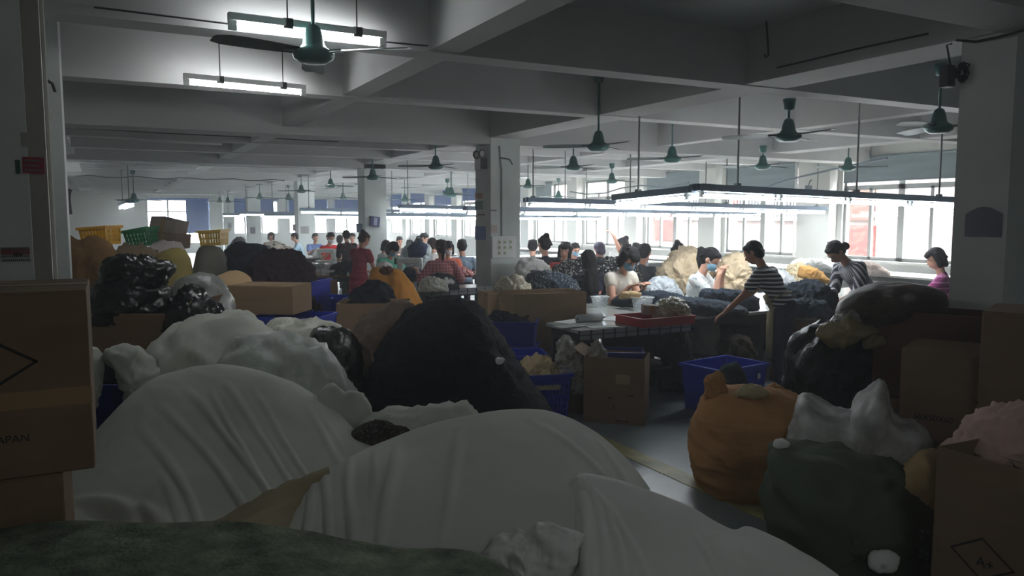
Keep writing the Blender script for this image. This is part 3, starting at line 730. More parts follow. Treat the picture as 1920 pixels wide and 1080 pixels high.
    if kind != 'dress':
        g = MB(); g.ell(P, (0.168,0.125,0.115), TR)
        for hj, kn, an in legs: g.capsule(hj, kn, 0.092, 0.066); g.capsule(kn, an+Vector((0,0,0.02)), 0.066, 0.055)
        link('trousers', remesh(g, 'trousers', 0.015, 2), bottom or TROU, t, True)
    g = MB()
    for hj, kn, an in legs: g.capsule(an+Vector((0,-0.025,-0.042)), an+Vector((0.0,0.15,-0.05)), 0.043, 0.036)
    # shoes: one child per foot
    for q, (hj, kn, an) in zip((-1, 1), legs):
        g = MB(); g.capsule(an+Vector((0,-0.025,-0.042)), an+Vector((q*0.02,0.145,-0.05)), 0.043, 0.036); link('shoe', remesh(g, 'shoe', 0.014, 1), SHOE, t, True)
    if apron:
        g = MB(); rows = []
        for i in range(9):
            k = 0.24-i*0.04 if i < 6 else None
            z = None
            row = []
            for j in range(9):
                a = math.radians(-75+150*j/8)
                if i < 4: c = at_s(0.2-0.1*i/2); row.append(c+sx*0.16*math.sin(a)+sf*0.135*math.cos(a))
                else: c = Vector((0,0,P.z-0.06-(i-4)*0.11)); row.append(c+Vector((0.185*math.sin(a), 0.16*math.cos(a)+0.01, 0)))
            rows.append(row)
        g.grid(rows); o_ = link('apron', g.mesh('apron'), apron, t, True); so = o_.modifiers.new('thick', 'SOLIDIFY'); so.thickness = 0.006
        g = MB(); g.tube([at_s(0.12)+sx*0.165*math.sin(a)+sf*0.135*math.cos(a) for a in [2*math.pi*k/16 for k in range(17)]], 0.009, 5); link('apron_string', g.mesh('apron_string'), apron, o_, True)
    # hair
    g = MB()
    g.ell(H(0,-0.022,0.036), (0.086,0.098,0.097), HR); g.ell(H(0,0.042,0.082), (0.064,0.036,0.028), HR)
    g.ell(H(0,-0.05,-0.02), (0.076,0.06,0.07), HR)
    dn = Vector((0,0,-1))
    if hair == 'bun': g.ell(H(0,-0.085,0.105), (0.048,0.045,0.045), HR)
    elif hair == 'lowbun': g.ell(H(0,-0.125,-0.05), (0.046,0.045,0.05), HR)
    elif hair == 'pony':
        g.capsule(H(0,-0.1,0.04), H(0,-0.145,0.03), 0.03, 0.032); p0 = H(0,-0.145,0.03)
        g.capsule(p0, p0+dn*0.1-Vector((0,0.015,0)), 0.036, 0.038); g.capsule(p0+dn*0.1-Vector((0,0.015,0)), p0+dn*0.24, 0.038, 0.014)
    elif hair == 'long':
        p0 = H(0,-0.06,-0.02); bk = nb-sf*0.11
        g.capsule(p0, bk, 0.075, 0.07); g.capsule(bk-sx*0.03, bk-s*0.2-sf*0.01-sx*0.02, 0.062, 0.045); g.capsule(bk+sx*0.03, bk-s*0.2-sf*0.01+sx*0.02, 0.062, 0.045)
        for q in (-1,1): g.capsule(H(q*0.072,-0.01,0.02), H(q*0.075,-0.02,-0.1), 0.026, 0.026)
    elif hair == 'bob':
        for q in (-1,1): g.capsule(H(q*0.07,0.0,0.05), H(q*0.078,0.01,-0.085), 0.03, 0.028); g.capsule(H(q*0.06,-0.05,0.03), H(q*0.06,-0.055,-0.09), 0.045, 0.035)
        g.ell(H(0,0.072,0.062), (0.06,0.026,0.03), HR); g.ell(H(0,-0.06,-0.05), (0.075,0.05,0.07), HR)
    elif hair == 'cap': g.ell(H(0,-0.01,0.05), (0.09,0.105,0.09), HR); g.ell(H(0,-0.05,-0.03), (0.08,0.06,0.07), HR)
    if hair != 'cap':
        for k in range(7): g.capsule(H(-0.06+0.02*k,-0.05,0.11), H(-0.075+0.025*k,-0.1,-0.02), 0.012, 0.01, 6)
    link('hair', remesh(g, 'hair', 0.01, 2), hairm, t, True)
    if mask:
        g = MB(); g.ell(H(0,0.045,-0.045), (0.062,0.062,0.056), HR, 14, 9); mk = link('mask', g.mesh('mask'), mask, t, True)
        g = MB()
        for q in (-1,1): g.tube([H(q*0.058,0.06,-0.025), H(q*0.078,0.0,0.0)], 0.003, 5)
        link('ear_loop', g.mesh('ear_loop'), PAPER, mk)
    if face_parts:
        for q in (-1,1):
            g = MB(); g.ell(H(q*0.031,0.082,0.012), (0.012,0.008,0.006), HR, 8, 6); link('eye', g.mesh('eye'), EYE_M, t, True)
            g = MB(); g.capsule(H(q*0.018,0.088,0.033), H(q*0.046,0.076,0.033), 0.004, 0.003, 6); link('eyebrow', g.mesh('eyebrow'), HAIR, t, True)
        if not mask:
            g = MB(); g.ell(H(0,0.084,-0.058), (0.022,0.008,0.007), HR, 8, 6); link('mouth', g.mesh('mouth'), LIP, t, True)
    if pose == 'sit':
        m = MB(); m.lathe([(0.15,0.37),(0.155,0.385),(0.15,0.4),(0.12,0.405)], seg=16)
        st = thing('stool', 'round blue stool under a seated worker', 'stool', t.location, rz, 'stools of the seated workers'); st.scale = t.scale
        link('seat', m.mesh('seat'), BLUED, st, True)
        for q in range(4):
            a = math.pi/4+q*math.pi/2; m = MB(); m.tube([(0.16*math.cos(a),0.16*math.sin(a),0.0),(0.11*math.cos(a),0.11*math.sin(a),0.38)], 0.013, 6); link('leg', m.mesh('leg'), STEEL, st)
    return t
def shirtm(n, c, **k): return cloth('shirt_'+n, c, 0.1, 0.35, 14, **k)
TH = 0.80
NEARV = 0.0095
person(1402, 455, 8.1, -24, 'person in black-and-white striped shirt and khaki apron leaning on the work table', 'stand', 30, 30, -8, top=stripes('stripe_bw', (40,44,54), (206,206,206), 24, 2, 0.42), bottom=mat('navy_trousers', (34,40,58), 0.9, 0.12, 8, 0.2, 30), hair='short', hands=[(-0.36,0.50,0.80),(-0.08,0.60,0.80)], apron=mat('khaki_apron', (150,138,104), 0.85, 0.12, 6, 0.2, 30), voxel=NEARV, skin=SKIN2, female=True, sleeve=0.6)
person(1193, 470, 9.35, 168, 'person in sleeveless white top and blue mask bent over dark cloth', 'sit', 14, 42, 20, top=shirtm('white', (226,218,204)), hair='bob', mask=MASKB, hands=[(-0.1,0.33,0.82),(0.13,0.34,0.82)], sleeve=0.18, voxel=NEARV)
person(1345, 469, 9.4, 150, 'person in white printed blouse and mask with ponytail, beside the striped worker', 'sit', 12, 34, 0, top=cloth('shirt_print', (236,236,234), 0.05, 0.3, 12, c2=(170,190,200), pscale=22, thr=0.3), hair='pony', mask=MASKB, hands=[(-0.07,0.3,0.93),(0.07,0.31,0.95)], voxel=NEARV)
person(1553, 460, 8.7, -78, 'person in thin-striped long-sleeved shirt, hair tied back, stooping over the table', 'stand', 38, 52, 0, top=stripes('stripe_thin', (62,64,74), (190,190,194), 5.2, 'ang', 0.4, rot=(0.663,0,0), loc=(0,0.536,0)), hair='lowbun', hands=[(-0.14,0.5,0.82),(0.1,0.46,0.84)], voxel=NEARV, skin=SKIN2, sleeve=1.3)
person(1746, 466, 9.9, -32, 'person in pink and purple plaid shirt near the dark column', 'sit', 8, 22, -25, top=stripes('plaid_pink', (140,60,112), (206,140,180), 15, 0, 0.22, axis2=2), hair='bob', sleeve=1.4)
person(1100, 470, 10.3, 20, 'person with long black hair in a dark flowered top', 'sit', 12, 20, -30, top=cloth('dark_floral', (38,38,48), 0.1, 0.3, 12, c2=(214,140,120), pscale=9, thr=0.2), hair='long', hands=[(-0.3,0.34,0.82),(0.1,0.4,0.82)], sleeve=1.3)
person(1060, 454, 12.5, 195, 'person in red shirt with shoulder-length hair facing out', 'sit', 10, 12, 25, top=shirtm('red', (186,52,52)), hair='bob')
person(1018, 443, 12.8, 15, 'person in black shirt with hair bun, back turned, by the white heap', 'sit', 12, 18, -20, top=shirtm('black', (46,50,58)), hair='bun')
person(999, 451, 14.4, 30, 'person mostly hidden behind the black-shirted worker', 'sit', 10, 25, 0, top=shirtm('grey', (110,116,122)), hair='short', face_parts=False)
person(966, 459, 13.0, 90, 'person in dark red plaid just showing beside the main column', 'sit', 14, 20, 0, top=stripes('plaid_red', (120,44,48), (60,40,46), 14, 0, 0.4, axis2=2), hair='short')
person(1081, 457, 14.6, 190, 'person with blue mask and coral top, behind the long-haired flowered worker', 'sit', 10, 24, 0, top=shirtm('coral', (196,92,78)), hair='short', mask=MASKB)
person(1122, 455, 13.4, 10, 'person in bright red shirt with purplish hair, back turned', 'sit', 14, 20, 0, top=shirtm('bright_red', (206,66,60)), hairm=mat('purplish_hair', (74,64,92), 0.5, 0.1, 20), hair='cap', face_parts=False)
person(1178, 458, 12.4, 185, 'person in dark purple shirt and blue mask next to a raised hand', 'sit', 10, 14, 8, top=shirtm('plum', (74,60,82)), hair='short', mask=MASKB)
person(1164, 446, 14.4, -60, 'person with a high bun raising one hand', 'sit', 4, 10, 0, top=shirtm('pale', (214,214,220)), hair='bun', hands=[(-0.3,0.24,1.3),(0.12,0.4,0.82)])
person(1191, 456, 15.8, 20, 'person whose dark hair shows just behind the purple-shirted masked worker', 'sit', 10, 20, 0, top=shirtm('grey2', (128,130,140)), hair='short', face_parts=False)
person(1212, 459, 11.6, 60, 'person in dark grey shirt leaning towards the beige ruffled heap', 'sit', 16, 24, 0, top=shirtm('dark_grey', (72,74,78)), hair='short', hands=[(-0.1,0.4,0.85),(0.2,0.44,0.9)], skin=SKIN2)
person(1280, 458, 12.6, 150, 'person with a bun half hidden behind the top of the beige ruffled heap', 'sit', 12, 30, 0, top=shirtm('blue_grey', (120,140,160)), hair='bun', mask=MASKB)
person(1308, 467, 13.2, 20, 'person whose dark hair just clears the beige ruffled heap', 'sit', 12, 30, 0, top=shirtm('grey3', (140,140,150)), hair='short', face_parts=False)
# past the main column
person(688, 437, 12.9, 62, 'person in rose-red dress standing before the second column', 'stand', 8, 28, 12, top=cloth('rose_dress', (166,62,78), 0.12, 0.3, 10, c2=(196,104,116), pscale=26, thr=0.28), kind='dress', hair='bun', hairm=HAIRB, hands=[(-0.1,0.34,0.92),(0.16,0.36,0.9)], sleeve=0.5)
person(742, 457, 14.0, 168, 'person in a mint green shirt and mask sewing at the long table', 'sit', 12, 40, 0, top=shirtm('mint', (110,206,178)), hair='bob', mask=MASKB, hands=[(-0.22,0.36,0.8),(0.24,0.38,0.8)])
person(825, 450, 12.9, 8, 'person in red plaid shirt with long ponytail, back turned', 'sit', 8, 16, 0, top=stripes('plaid_rose', (176,84,92), (206,150,150), 22, 0, 0.35, axis2=2), hair='pony', hairm=HAIRB, hands=[(-0.32,0.3,0.82),(0.32,0.3,0.82)], sleeve=1.3, face_parts=False)
person(841, 453, 14.2, 195, 'person in an orange top and pale mask facing the plaid-shirted worker', 'sit', 8, 18, 0, top=shirtm('orange', (222,112,80)), hair='bob', mask=MASKW)
person(865, 450, 14.6, 15, 'person in blue-grey shirt, back turned, beside the main column', 'sit', 12, 20, 0, top=shirtm('slate', (116,134,152)), hair='short', face_parts=False)
person(809, 447, 16.0, 5, 'person in white shirt with brown hair, back turned, near the plaid ponytail', 'sit', 10, 18, 0, top=shirtm('white2', (224,216,212)), hair='cap', hairm=HAIRB, face_parts=False)
person(800, 438, 19.8, 120, 'person with a small bun bent forward near the bright windows', 'sit', 18, 30, 0, top=shirtm('white3', (226,226,226)), hair='lowbun')
person(788, 447, 17.4, 170, 'person with dark hair behind the navy cloth heap', 'sit', 10, 26, 0, top=shirtm('pale2', (200,206,212)), hair='short')
person(767, 451, 18.6, 10, 'person showing only dark hair over the navy cloth heap', 'sit', 10, 26, 0, top=shirtm('grey4', (150,152,160)), hair='short', face_parts=False)
person(750, 444, 20.6, 185, 'person facing out behind the mint-shirted worker', 'sit', 10, 16, 0, top=shirtm('grey5', (120,112,112)), hair='short')
person(728, 451, 17.0, 90, 'person in pale grey right at the edge of the second column', 'sit', 10, 20, 0, top=shirtm('pale3', (206,210,214)), hair='bob')
# beyond the second column
person(623, 437, 19.5, 160, 'person in scarlet shirt and pale mask at the far sewing table', 'sit', 10, 26, 12, top=shirtm('scarlet', (214,34,44)), hair='short', mask=MASKW, hands=[(-0.1,0.38,0.82),(0.2,0.38,0.82)])
person(648, 433, 16.6, 5, 'person in dark flowered blouse standing at the far sewing table, back turned', 'stand', 22, 24, 0, top=cloth('floral_dark2', (58,46,56), 0.1, 0.3, 12, c2=(196,110,100), pscale=16, thr=0.24), hair='short', face_parts=False, sleeve=0.9)
person(592, 438, 22.8, 175, 'person in a blue shirt at the right-hand edge of the third column', 'sit', 8, 16, 0, top=shirtm('blue2', (96,116,160)), hair='short')
person(637, 442, 21.2, 20, 'person with dark hair between the red-shirted and flowered workers', 'sit', 10, 20, 0, top=shirtm('green2', (104,116,104)), hair='cap', face_parts=False)
person(661, 438, 22.2, 190, 'person in pink partly behind the second column', 'sit', 8, 16, 0, top=shirtm('pink2', (214,130,140)), hair='short')
person(508, 435, 24.5, 185, 'person in pale pink top between the third and fourth columns', 'sit', 6, 10, 12, top=shirtm('pale_pink', (226,190,178)), hair='bob')
person(549, 437, 23.4, -80, 'person in light blue cut off by the third column', 'sit', 14, 20, 0, top=shirtm('light_blue', (170,196,214)), hair='short')
# ------------------------------------------------------------------ soft heaps, sacks and sheets
def ridge(p, s, seed):
    q = Vector((p.x*s+seed*7.3, p.y*s-seed*3.1, p.z*s+seed*1.7))
    a = noise.noise(q); b = noise.noise(q*2.1+Vector((3.1,1.2,seed))); c = noise.noise(q*4.3+Vector((7.7,seed,2.4)))
    return (1-2.4*abs(a)**0.75)*0.6+(1-2.4*abs(b)**0.75)*0.33+(1-2.4*abs(c)**0.8)*0.15
def swirl(p, s, seed):
    w = noise.noise_vector(p*0.9*s*0.5+Vector((seed, seed*2, 0)))*0.35
    return ridge(p+w/s, s, seed)
def profile(outline, D, closed, base):
    """outline pixels -> list of (s, z) in the upright plane at distance D, plus its frame"""
    pts = [at(u, v, D) for u, v in outline]
    cu = sum(u for u, v in outline)/len(outline)
    n = ray(cu, 540); n.z = 0; n.normalize(); e = Vector((n.y, -n.x, 0))
    o = C_+Vector((0,0,-EYE)); q = at(cu, 540, D); o = Vector((q.x, q.y, 0))
    prof = []
    for u, v in outline:                                   # intersect the ray with the plane through o, normal n
        d = ray(u, v); k = (o-C_).dot(n)/d.dot(n); p = C_+d*k; prof.append(((p-o).dot(e), p.z))
    if not closed:
        prof = prof+[(prof[-1][0]+0.02, base), (prof[0][0]-0.02, base)]
    return prof, o, e, n
def blob_mesh(name, outline, D, thick, closed=False, aniso=(1,1,1), base=0.0, amp=0.02, scale=5.0, seed=1, p=0.62, nu=110, nv=44, boost=1.55, dirs=None, cz=0.45, fine=0.35, back=1.0):
    prof, o, e, n = profile(outline, D, closed, base)
    ss = [a for a, b in prof]; zz = [b for a, b in prof]
    c = ((min(ss)+max(ss))/2, min(zz)+(max(zz)-min(zz))*cz)
    m = len(prof)
    def rad(th):
        dx, dz = math.cos(th), math.sin(th); best = 0.02
        for i in range(m):
            x1, y1 = prof[i][0]-c[0], prof[i][1]-c[1]; x2, y2 = prof[(i+1) % m][0]-c[0], prof[(i+1) % m][1]-c[1]
            ex, ey = x2-x1, y2-y1; det = ex*dz-ey*dx
            if abs(det) < 1e-9: continue
            t = (dx*y1-dz*x1)/det
            r = (ex*y1-ey*x1)/det
            if -1e-6 <= t <= 1+1e-6 and r > best: best = r
        return best
    R = [rad(2*math.pi*k/nu) for k in range(nu)]
    R = [(R[k-1]*0.2+R[k]*0.6+R[(k+1) % nu]*0.2) for k in range(nu)]
    rows = []; RA = min(sum(R)/nu, 1.25*min(R)+0.02)
    for j in range(nv+1):
        sg = 2*j/nv-1; cp = max(math.sin((1-abs(sg))*math.pi/2), 0.004)**0.9; sp = math.copysign(math.sqrt(max(0.0, 1-cp**(2/p))), sg)
        dep = -thick*sp*(1.0 if sp > 0 else back)
        row = []
        for k in range(nu):
            th = 2*math.pi*k/nu
            wq = min(1.0, cp*1.15)**0.8; Rk = R[k]*wq+RA*(1-wq)
            x = c[0]+Rk*cp*math.cos(th); z = c[1]+Rk*cp*math.sin(th)
            row.append(o+e*x+n*dep+Vector((0,0,z)))
        rows.append(row)
    out = []
    for j, row in enumerate(rows):
        q = []
        for k, P in enumerate(row):
            a = row[(k+1) % nu]-row[k-1]; b = rows[min(j+1, nv)][k]-rows[max(j-1, 0)][k]
            nn = a.cross(b)
            if nn.length < 1e-7: nn = (P-(o+Vector((0,0,c[1]))))
            nn.normalize()
            if nn.dot(P-(o+e*c[0]+Vector((0,0,c[1])))) < 0: nn = -nn
            Q_ = Vector((P.x*aniso[0], P.y*aniso[1], P.z*aniso[2]))
            h = amp*boost*swirl(Q_, scale, seed)+amp*boost*fine*swirl(Q_, scale*2.7, seed+3)
            P2 = P+nn*h; P2.z = max(P2.z, base+0.002*(j % 2)); q.append(P2)
        out.append(q)
    mb = MB(); mb.grid(out, True); 
    mb.f.append(tuple(range(nu))); mb.f.append(tuple((nv)*nu+k for k in range(nu-1, -1, -1)))
    return mb, o, e, n
def fix(o):
    return o
def heap(name, label, cat, outline, D, thick, m, group=None, **kw):
    mb, o, e, n = blob_mesh(name, outline, D, thick, **kw)
    ob = link(name, mb.mesh(name), m, None, True)
    return tag(ob, label, cat, group)
def lump(name, parent, outline, D, thick, m, **kw):         # a soft part of a bigger thing
    mb, o, e, n = blob_mesh(name, outline, D, thick, closed=kw.pop('closed', True), **kw)
    return wpart(name, mb, m, parent, True)
def catmull(pts, n):
    out = []
    m = len(pts)
    L = [0.0]
    for i in range(1, m): L.append(L[-1]+max((Vector(pts[i])-Vector(pts[i-1])).length, 1e-6))
    for k in range(n):
        s = L[-1]*k/(n-1); i = 0
        while i < m-2 and L[i+1] < s: i += 1
        t = (s-L[i])/(L[i+1]-L[i]); t = min(max(t, 0), 1)
        p0, p1, p2, p3 = [Vector(pts[min(max(i+d, 0), m-1)]) for d in (-1,0,1,2)]
        out.append(0.5*((2*p1)+(p2-p0)*t+(2*p0-5*p1+4*p2-p3)*t*t+(3*p1-p0-3*p2+p3)*t**3))
    return out
def drape_mesh(rows, nu=110, nv=60, amp=0.03, scale=3.0, seed=1, edge=0.25, folds=()):
    """cloth surface through rows of world points (back to front); folds = (s0, t0, s1, t1, width, height) creases"""
    R = [catmull(r, nu) for r in rows]
    cols = [catmull([R[i][k] for i in range(len(R))], nv) for k in range(nu)]
    G = [[cols[k][j] for k in range(nu)] for j in range(nv)]
    out = []
    for j in range(nv):
        row = []
        for k in range(nu):
            P = G[j][k]; a = G[j][min(k+1, nu-1)]-G[j][max(k-1, 0)]; b = G[min(j+1, nv-1)][k]-G[max(j-1, 0)][k]
            nn = a.cross(b)
            if nn.length < 1e-9: nn = Vector((0,0,1))
            nn.normalize()
            if nn.z < 0: nn = -nn
            h = amp*0.75*(noise.noise(P*scale+Vector((seed,0,0)))+0.5*swirl(P, scale*0.8, seed))
            s_, t_ = k/(nu-1), j/(nv-1)
            for (s0, t0, s1, t1, w_, hh) in folds:
                dx, dy = s1-s0, t1-t0; L2 = dx*dx+dy*dy; q = ((s_-s0)*dx+(t_-t0)*dy)/L2; qq = min(max(q, 0), 1)
                dist = math.hypot(s_-s0-dx*qq, t_-t0-dy*qq); taper = math.sin(math.pi*min(max(0.08+0.84*qq, 0), 1))
                x = dist/(w_*1.7); h += hh*0.95*taper*(0.5+0.5*math.cos(math.pi*min(x, 1)))**1.2
            row.append(P+nn*h)
        out.append(row)
    mb = MB(); mb.grid(out); return mb
def drape(name, label, rows, m, thick=0.006, **kw):
    mb = drape_mesh(rows, **kw); ob = link(name, mb.mesh(name), m, None, True)
    s = ob.modifiers.new('cloth_thickness', 'SOLIDIFY'); s.thickness = thick; s.offset = -1
    return tag(ob, label, 'sheet')
def W(pts): return [at(u, v, D) for u, v, D in pts]
def lower(pts, dz=None, z=None, back=0.0, out=None):
    r = []
    for p in pts:
        d = Vector((p.x, p.y, 0)).normalized(); q = p+d*back
        if z is not None: q.z = z
        if dz is not None: q.z += dz
        r.append(q)
    return r

# ---- foreground sheets over heaps
c = W([(112,905,3.6),(135,872,3.75),(200,803,3.9),(250,748,4.0),(310,711,4.05),(380,695,4.1),(440,695,4.1),(500,710,4.05),(560,737,4.0),(620,775,3.9),(660,812,3.8),(705,850,3.65)])
r1 = W([(112,960,3.2),(140,925,3.35),(200,880,3.45),(260,840,3.55),(330,815,3.6),(390,808,3.6),(450,812,3.55),(510,830,3.5),(570,860,3.4),(620,890,3.3),(665,915,3.25),(710,940,3.2)])
r2 = W([(105,1010,2.95),(150,985,3.0),(220,965,3.05),(290,950,3.05),(360,945,3.05),(430,945,3.05),(500,950,3.0),(560,970,2.95),(610,990,2.9),(660,1005,2.85),(720,1015,2.85),(760,1020,2.85)])
r3 = W([(100,1120,2.6),(170,1110,2.6),(240,1105,2.6),(310,1100,2.6),(380,1095,2.6),(450,1095,2.6),(520,1100,2.6),(590,1110,2.55),(650,1115,2.5),(700,1120,2.5),(760,1120,2.5),(800,1120,2.5)])
drape('draped_sheet', 'tall dome of white sheet draped over a heap beside the printed carton stack',
      [lower(c, z=0.02, back=0.75), lower(c, dz=-0.3, back=0.5), lower(c, dz=-0.04, back=0.2), c, r1, r2, r3, lower(r3, z=0.03, back=-0.3)], SHEET, amp=0.022, scale=2.2, seed=2, nu=220, nv=130,
      folds=[(0.33,0.43,0.57,0.80,0.010,0.016),(0.40,0.42,0.68,0.78,0.009,0.015),(0.46,0.44,0.62,0.70,0.008,0.012),(0.50,0.42,0.80,0.74,0.010,0.014),(0.28,0.46,0.40,0.80,0.012,0.014),(0.58,0.43,0.88,0.68,0.008,0.012),(0.62,0.52,0.92,0.75,0.009,0.010),
             (0.02,0.50,0.34,0.78,0.022,0.035),(0.08,0.56,0.24,0.86,0.02,-0.03),(0.02,0.60,0.14,0.84,0.016,0.026),(0.30,0.62,0.36,0.88,0.014,0.02),(0.18,0.60,0.30,0.86,0.018,-0.02),(0.74,0.40,0.98,0.56,0.010,0.014),(0.80,0.40,1.0,0.50,0.008,0.012)])
c = W([(500,1035,2.6),(560,965,2.78),(612,903,2.98),(665,868,3.15),(700,850,3.28),(750,830,3.4),(800,814,3.43),(860,800,3.45),(910,790,3.46),(950,785,3.47),(1000,784,3.47),(1040,790,3.46),(1085,808,3.44),(1125,833,3.4),(1160,862,3.36),(1190,895,3.3),(1215,935,3.25)])
r1 = W([(500,1060,2.5),(560,1010,2.62),(610,965,2.72),(660,935,2.85),(710,915,2.88),(760,900,2.9),(810,890,2.92),(860,880,2.93),(910,872,2.94),(950,868,2.95),(1000,868,2.95),(1045,874,2.95),(1090,890,2.93),(1130,912,2.9),(1165,940,2.88),(1200,970,2.85),(1225,1000,2.82)])
r2 = W([(500,1110,2.4),(560,1090,2.42),(610,1060,2.45),(660,1035,2.48),(710,1020,2.5),(760,1010,2.5),(810,1003,2.5),(860,1000,2.5),(910,998,2.5),(950,998,2.5),(1000,1000,2.5),(1045,1005,2.5),(1090,1015,2.5),(1130,1030,2.5),(1165,1050,2.5),(1200,1070,2.5),(1225,1090,2.5)])
drape('draped_sheet', 'broad white sheet over the low middle heap, its edge against the open floor',
      [lower(c, z=0.02, back=0.6), lower(c, dz=-0.25, back=0.42), lower(c, dz=-0.03, back=0.18), c, r1, r2, lower(r2, dz=-0.14, back=-0.07), lower(r2, z=0.03, back=-0.14)], SHEET, amp=0.02, scale=1.9, seed=7, nu=200, nv=110,
      folds=[(0.16,0.42,0.06,0.80,0.012,0.022),(0.20,0.42,0.13,0.85,0.012,0.024),(0.27,0.41,0.20,0.85,0.014,0.026),(0.18,0.5,0.10,0.9,0.02,-0.03),(0.42,0.41,0.26,0.78,0.014,0.02),(0.36,0.40,0.30,0.6,0.008,0.012),(0.55,0.42,0.44,0.75,0.012,0.012),(0.85,0.40,0.97,0.66,0.014,0.016),(0.7,0.44,0.9,0.6,0.012,0.008)])
c = W([(330,1014,2.74),(400,985,2.8),(470,950,2.86),(530,921,2.92),(585,900,2.98),(618,888,3.02)])
r1 = W([(335,1045,2.6),(400,1012,2.66),(470,980,2.72),(530,955,2.8),(575,950,2.9),(605,930,2.98)])
drape('khaki_cloth', 'strip of khaki cloth folded in the valley between the two white draped heaps',
      [lower(c, z=0.3, back=0.1), lower(c, dz=-0.04, back=0.04), c, r1, W([(335,1075,2.42),(400,1060,2.44),(470,1040,2.5),(530,1020,2.62),(560,1010,2.75),(585,1000,2.82)]), lower(r1, z=0.3, back=-0.35)], cloth('khaki', (166,154,124), 0.08, 0.3, 5), amp=0.018, scale=3.4, seed=4, nu=60, nv=40,
      folds=[(0.0,0.55,0.9,0.5,0.03,0.03)])['category'] = 'cloth'
c = W([(-60,1012,2.15),(0,1006,2.18),(60,1003,2.2),(130,1002,2.2),(220,1004,2.2),(320,1004,2.2),(420,1004,2.2),(500,1010,2.19),(580,1020,2.17),(660,1033,2.15),(740,1046,2.13),(820,1055,2.12),(880,1064,2.1),(930,1084,2.05),(960,1110,2.0)])
drape('green_cloth', 'mottled green cloth spread along the bottom in front of the white heaps',
      [lower(c, z=0.35, back=0.2), lower(c, dz=-0.05, back=0.1), c, lower(c, dz=0.0, back=-0.3), lower(c, dz=-0.08, back=-0.7), lower(c, z=0.3, back=-0.8)], mat('green_mottled', (116,128,108), 0.95, 0.5, 11, 0.4, 60, spec=0.1, detail=9), amp=0.02, scale=3.2, seed=9, nu=120, nv=50,
      folds=[(0.02,0.45,0.3,0.75,0.04,0.02),(0.3,0.5,0.6,0.7,0.04,0.02),(0.5,0.48,0.8,0.62,0.03,0.018)])['category'] = 'cloth'
c = W([(903,1052,2.62),(960,1030,2.68),(1035,1000,2.74),(1058,950,2.8),(1075,908,2.84),(1092,897,2.86),(1130,904,2.86),(1200,925,2.84),(1290,961,2.8),(1370,1000,2.74),(1405,996,2.74),(1470,1026,2.7),(1540,1065,2.64),(1580,1095,2.6)])
r1 = W([(900,1090,2.4),(960,1070,2.42),(1040,1050,2.45),(1072,1010,2.5),(1090,985,2.52),(1110,975,2.54),(1150,985,2.54),(1215,1010,2.52),(1300,1040,2.5),(1370,1070,2.46),(1420,1078,2.45),(1480,1100,2.42),(1545,1130,2.38),(1590,1160,2.35)])
sh3 = drape('draped_sheet', 'white sheet with a pinched standing fold at the bottom edge beside the floor',
      [lower(c, z=0.25, back=0.35), lower(c, dz=-0.15, back=0.2), lower(c, dz=-0.02, back=0.06), c, r1, lower(r1, dz=-0.1, back=-0.35), lower(r1, z=0.2, back=-0.6)], cloth('white_sheet_fresh', (218,219,214), 0.05, 0.2, 3.0), amp=0.014, scale=2.2, seed=12, nu=150, nv=70,
      folds=[(0.37,0.44,0.66,0.95,0.010,0.018),(0.37,0.44,0.52,0.95,0.010,0.018),(0.36,0.44,0.42,0.95,0.010,0.02),(0.62,0.46,0.82,0.85,0.010,0.014),(0.75,0.44,0.9,0.8,0.010,0.016),(0.33,0.45,0.33,0.95,0.014,0.035)])
lump('crumpled_fold', sh3, [(896,1095),(904,1050),(925,1027),(985,1011),(1040,985),(1064,990),(1090,1018),(1096,1110),(950,1124)], 2.3, 0.1, MATS['white_sheet_fresh'], base=0.3, amp=0.015, scale=7, seed=13, nu=150, nv=50, p=0.5)
lump('upright_fold', sh3, [(1055,985),(1057,950),(1075,908),(1090,897),(1098,910),(1096,950),(1088,1000),(1070,1005)], 2.72, 0.07, MATS['white_sheet_fresh'], base=0.3, amp=0.012, scale=7, seed=5)
heap('bunched_sheet', 'end of a white sheet bunched in front of the black clothing heap', 'sheet', [(680,800),(705,782),(725,772),(760,770),(785,776),(812,774),(838,766),(865,763),(895,775),(935,797),(960,830)], 3.95, 0.22, SHEET, amp=0.03, scale=4.5, seed=6)
heap('bunched_sheet', 'torn white sheet corners standing up between the domed heap and the black heap', 'sheet', [(590,760),(604,738),(622,724),(630,722),(640,742),(672,733),(680,738),(692,768),(697,790),(690,850)], 4.0, 0.09, SHEET, amp=0.016, scale=9, seed=8, p=0.4, nu=160)
heap('dark_garment', 'dark patterned garment in the gap under the bunched white sheet', 'garment', [(655,820),(680,796),(720,797),(770,812),(780,840)], 3.75, 0.12, cloth('dark_tweed', (62,54,52), 0.2, 0.4, 9, c2=(120,116,110), pscale=60, thr=0.25), amp=0.015, scale=6, seed=2)

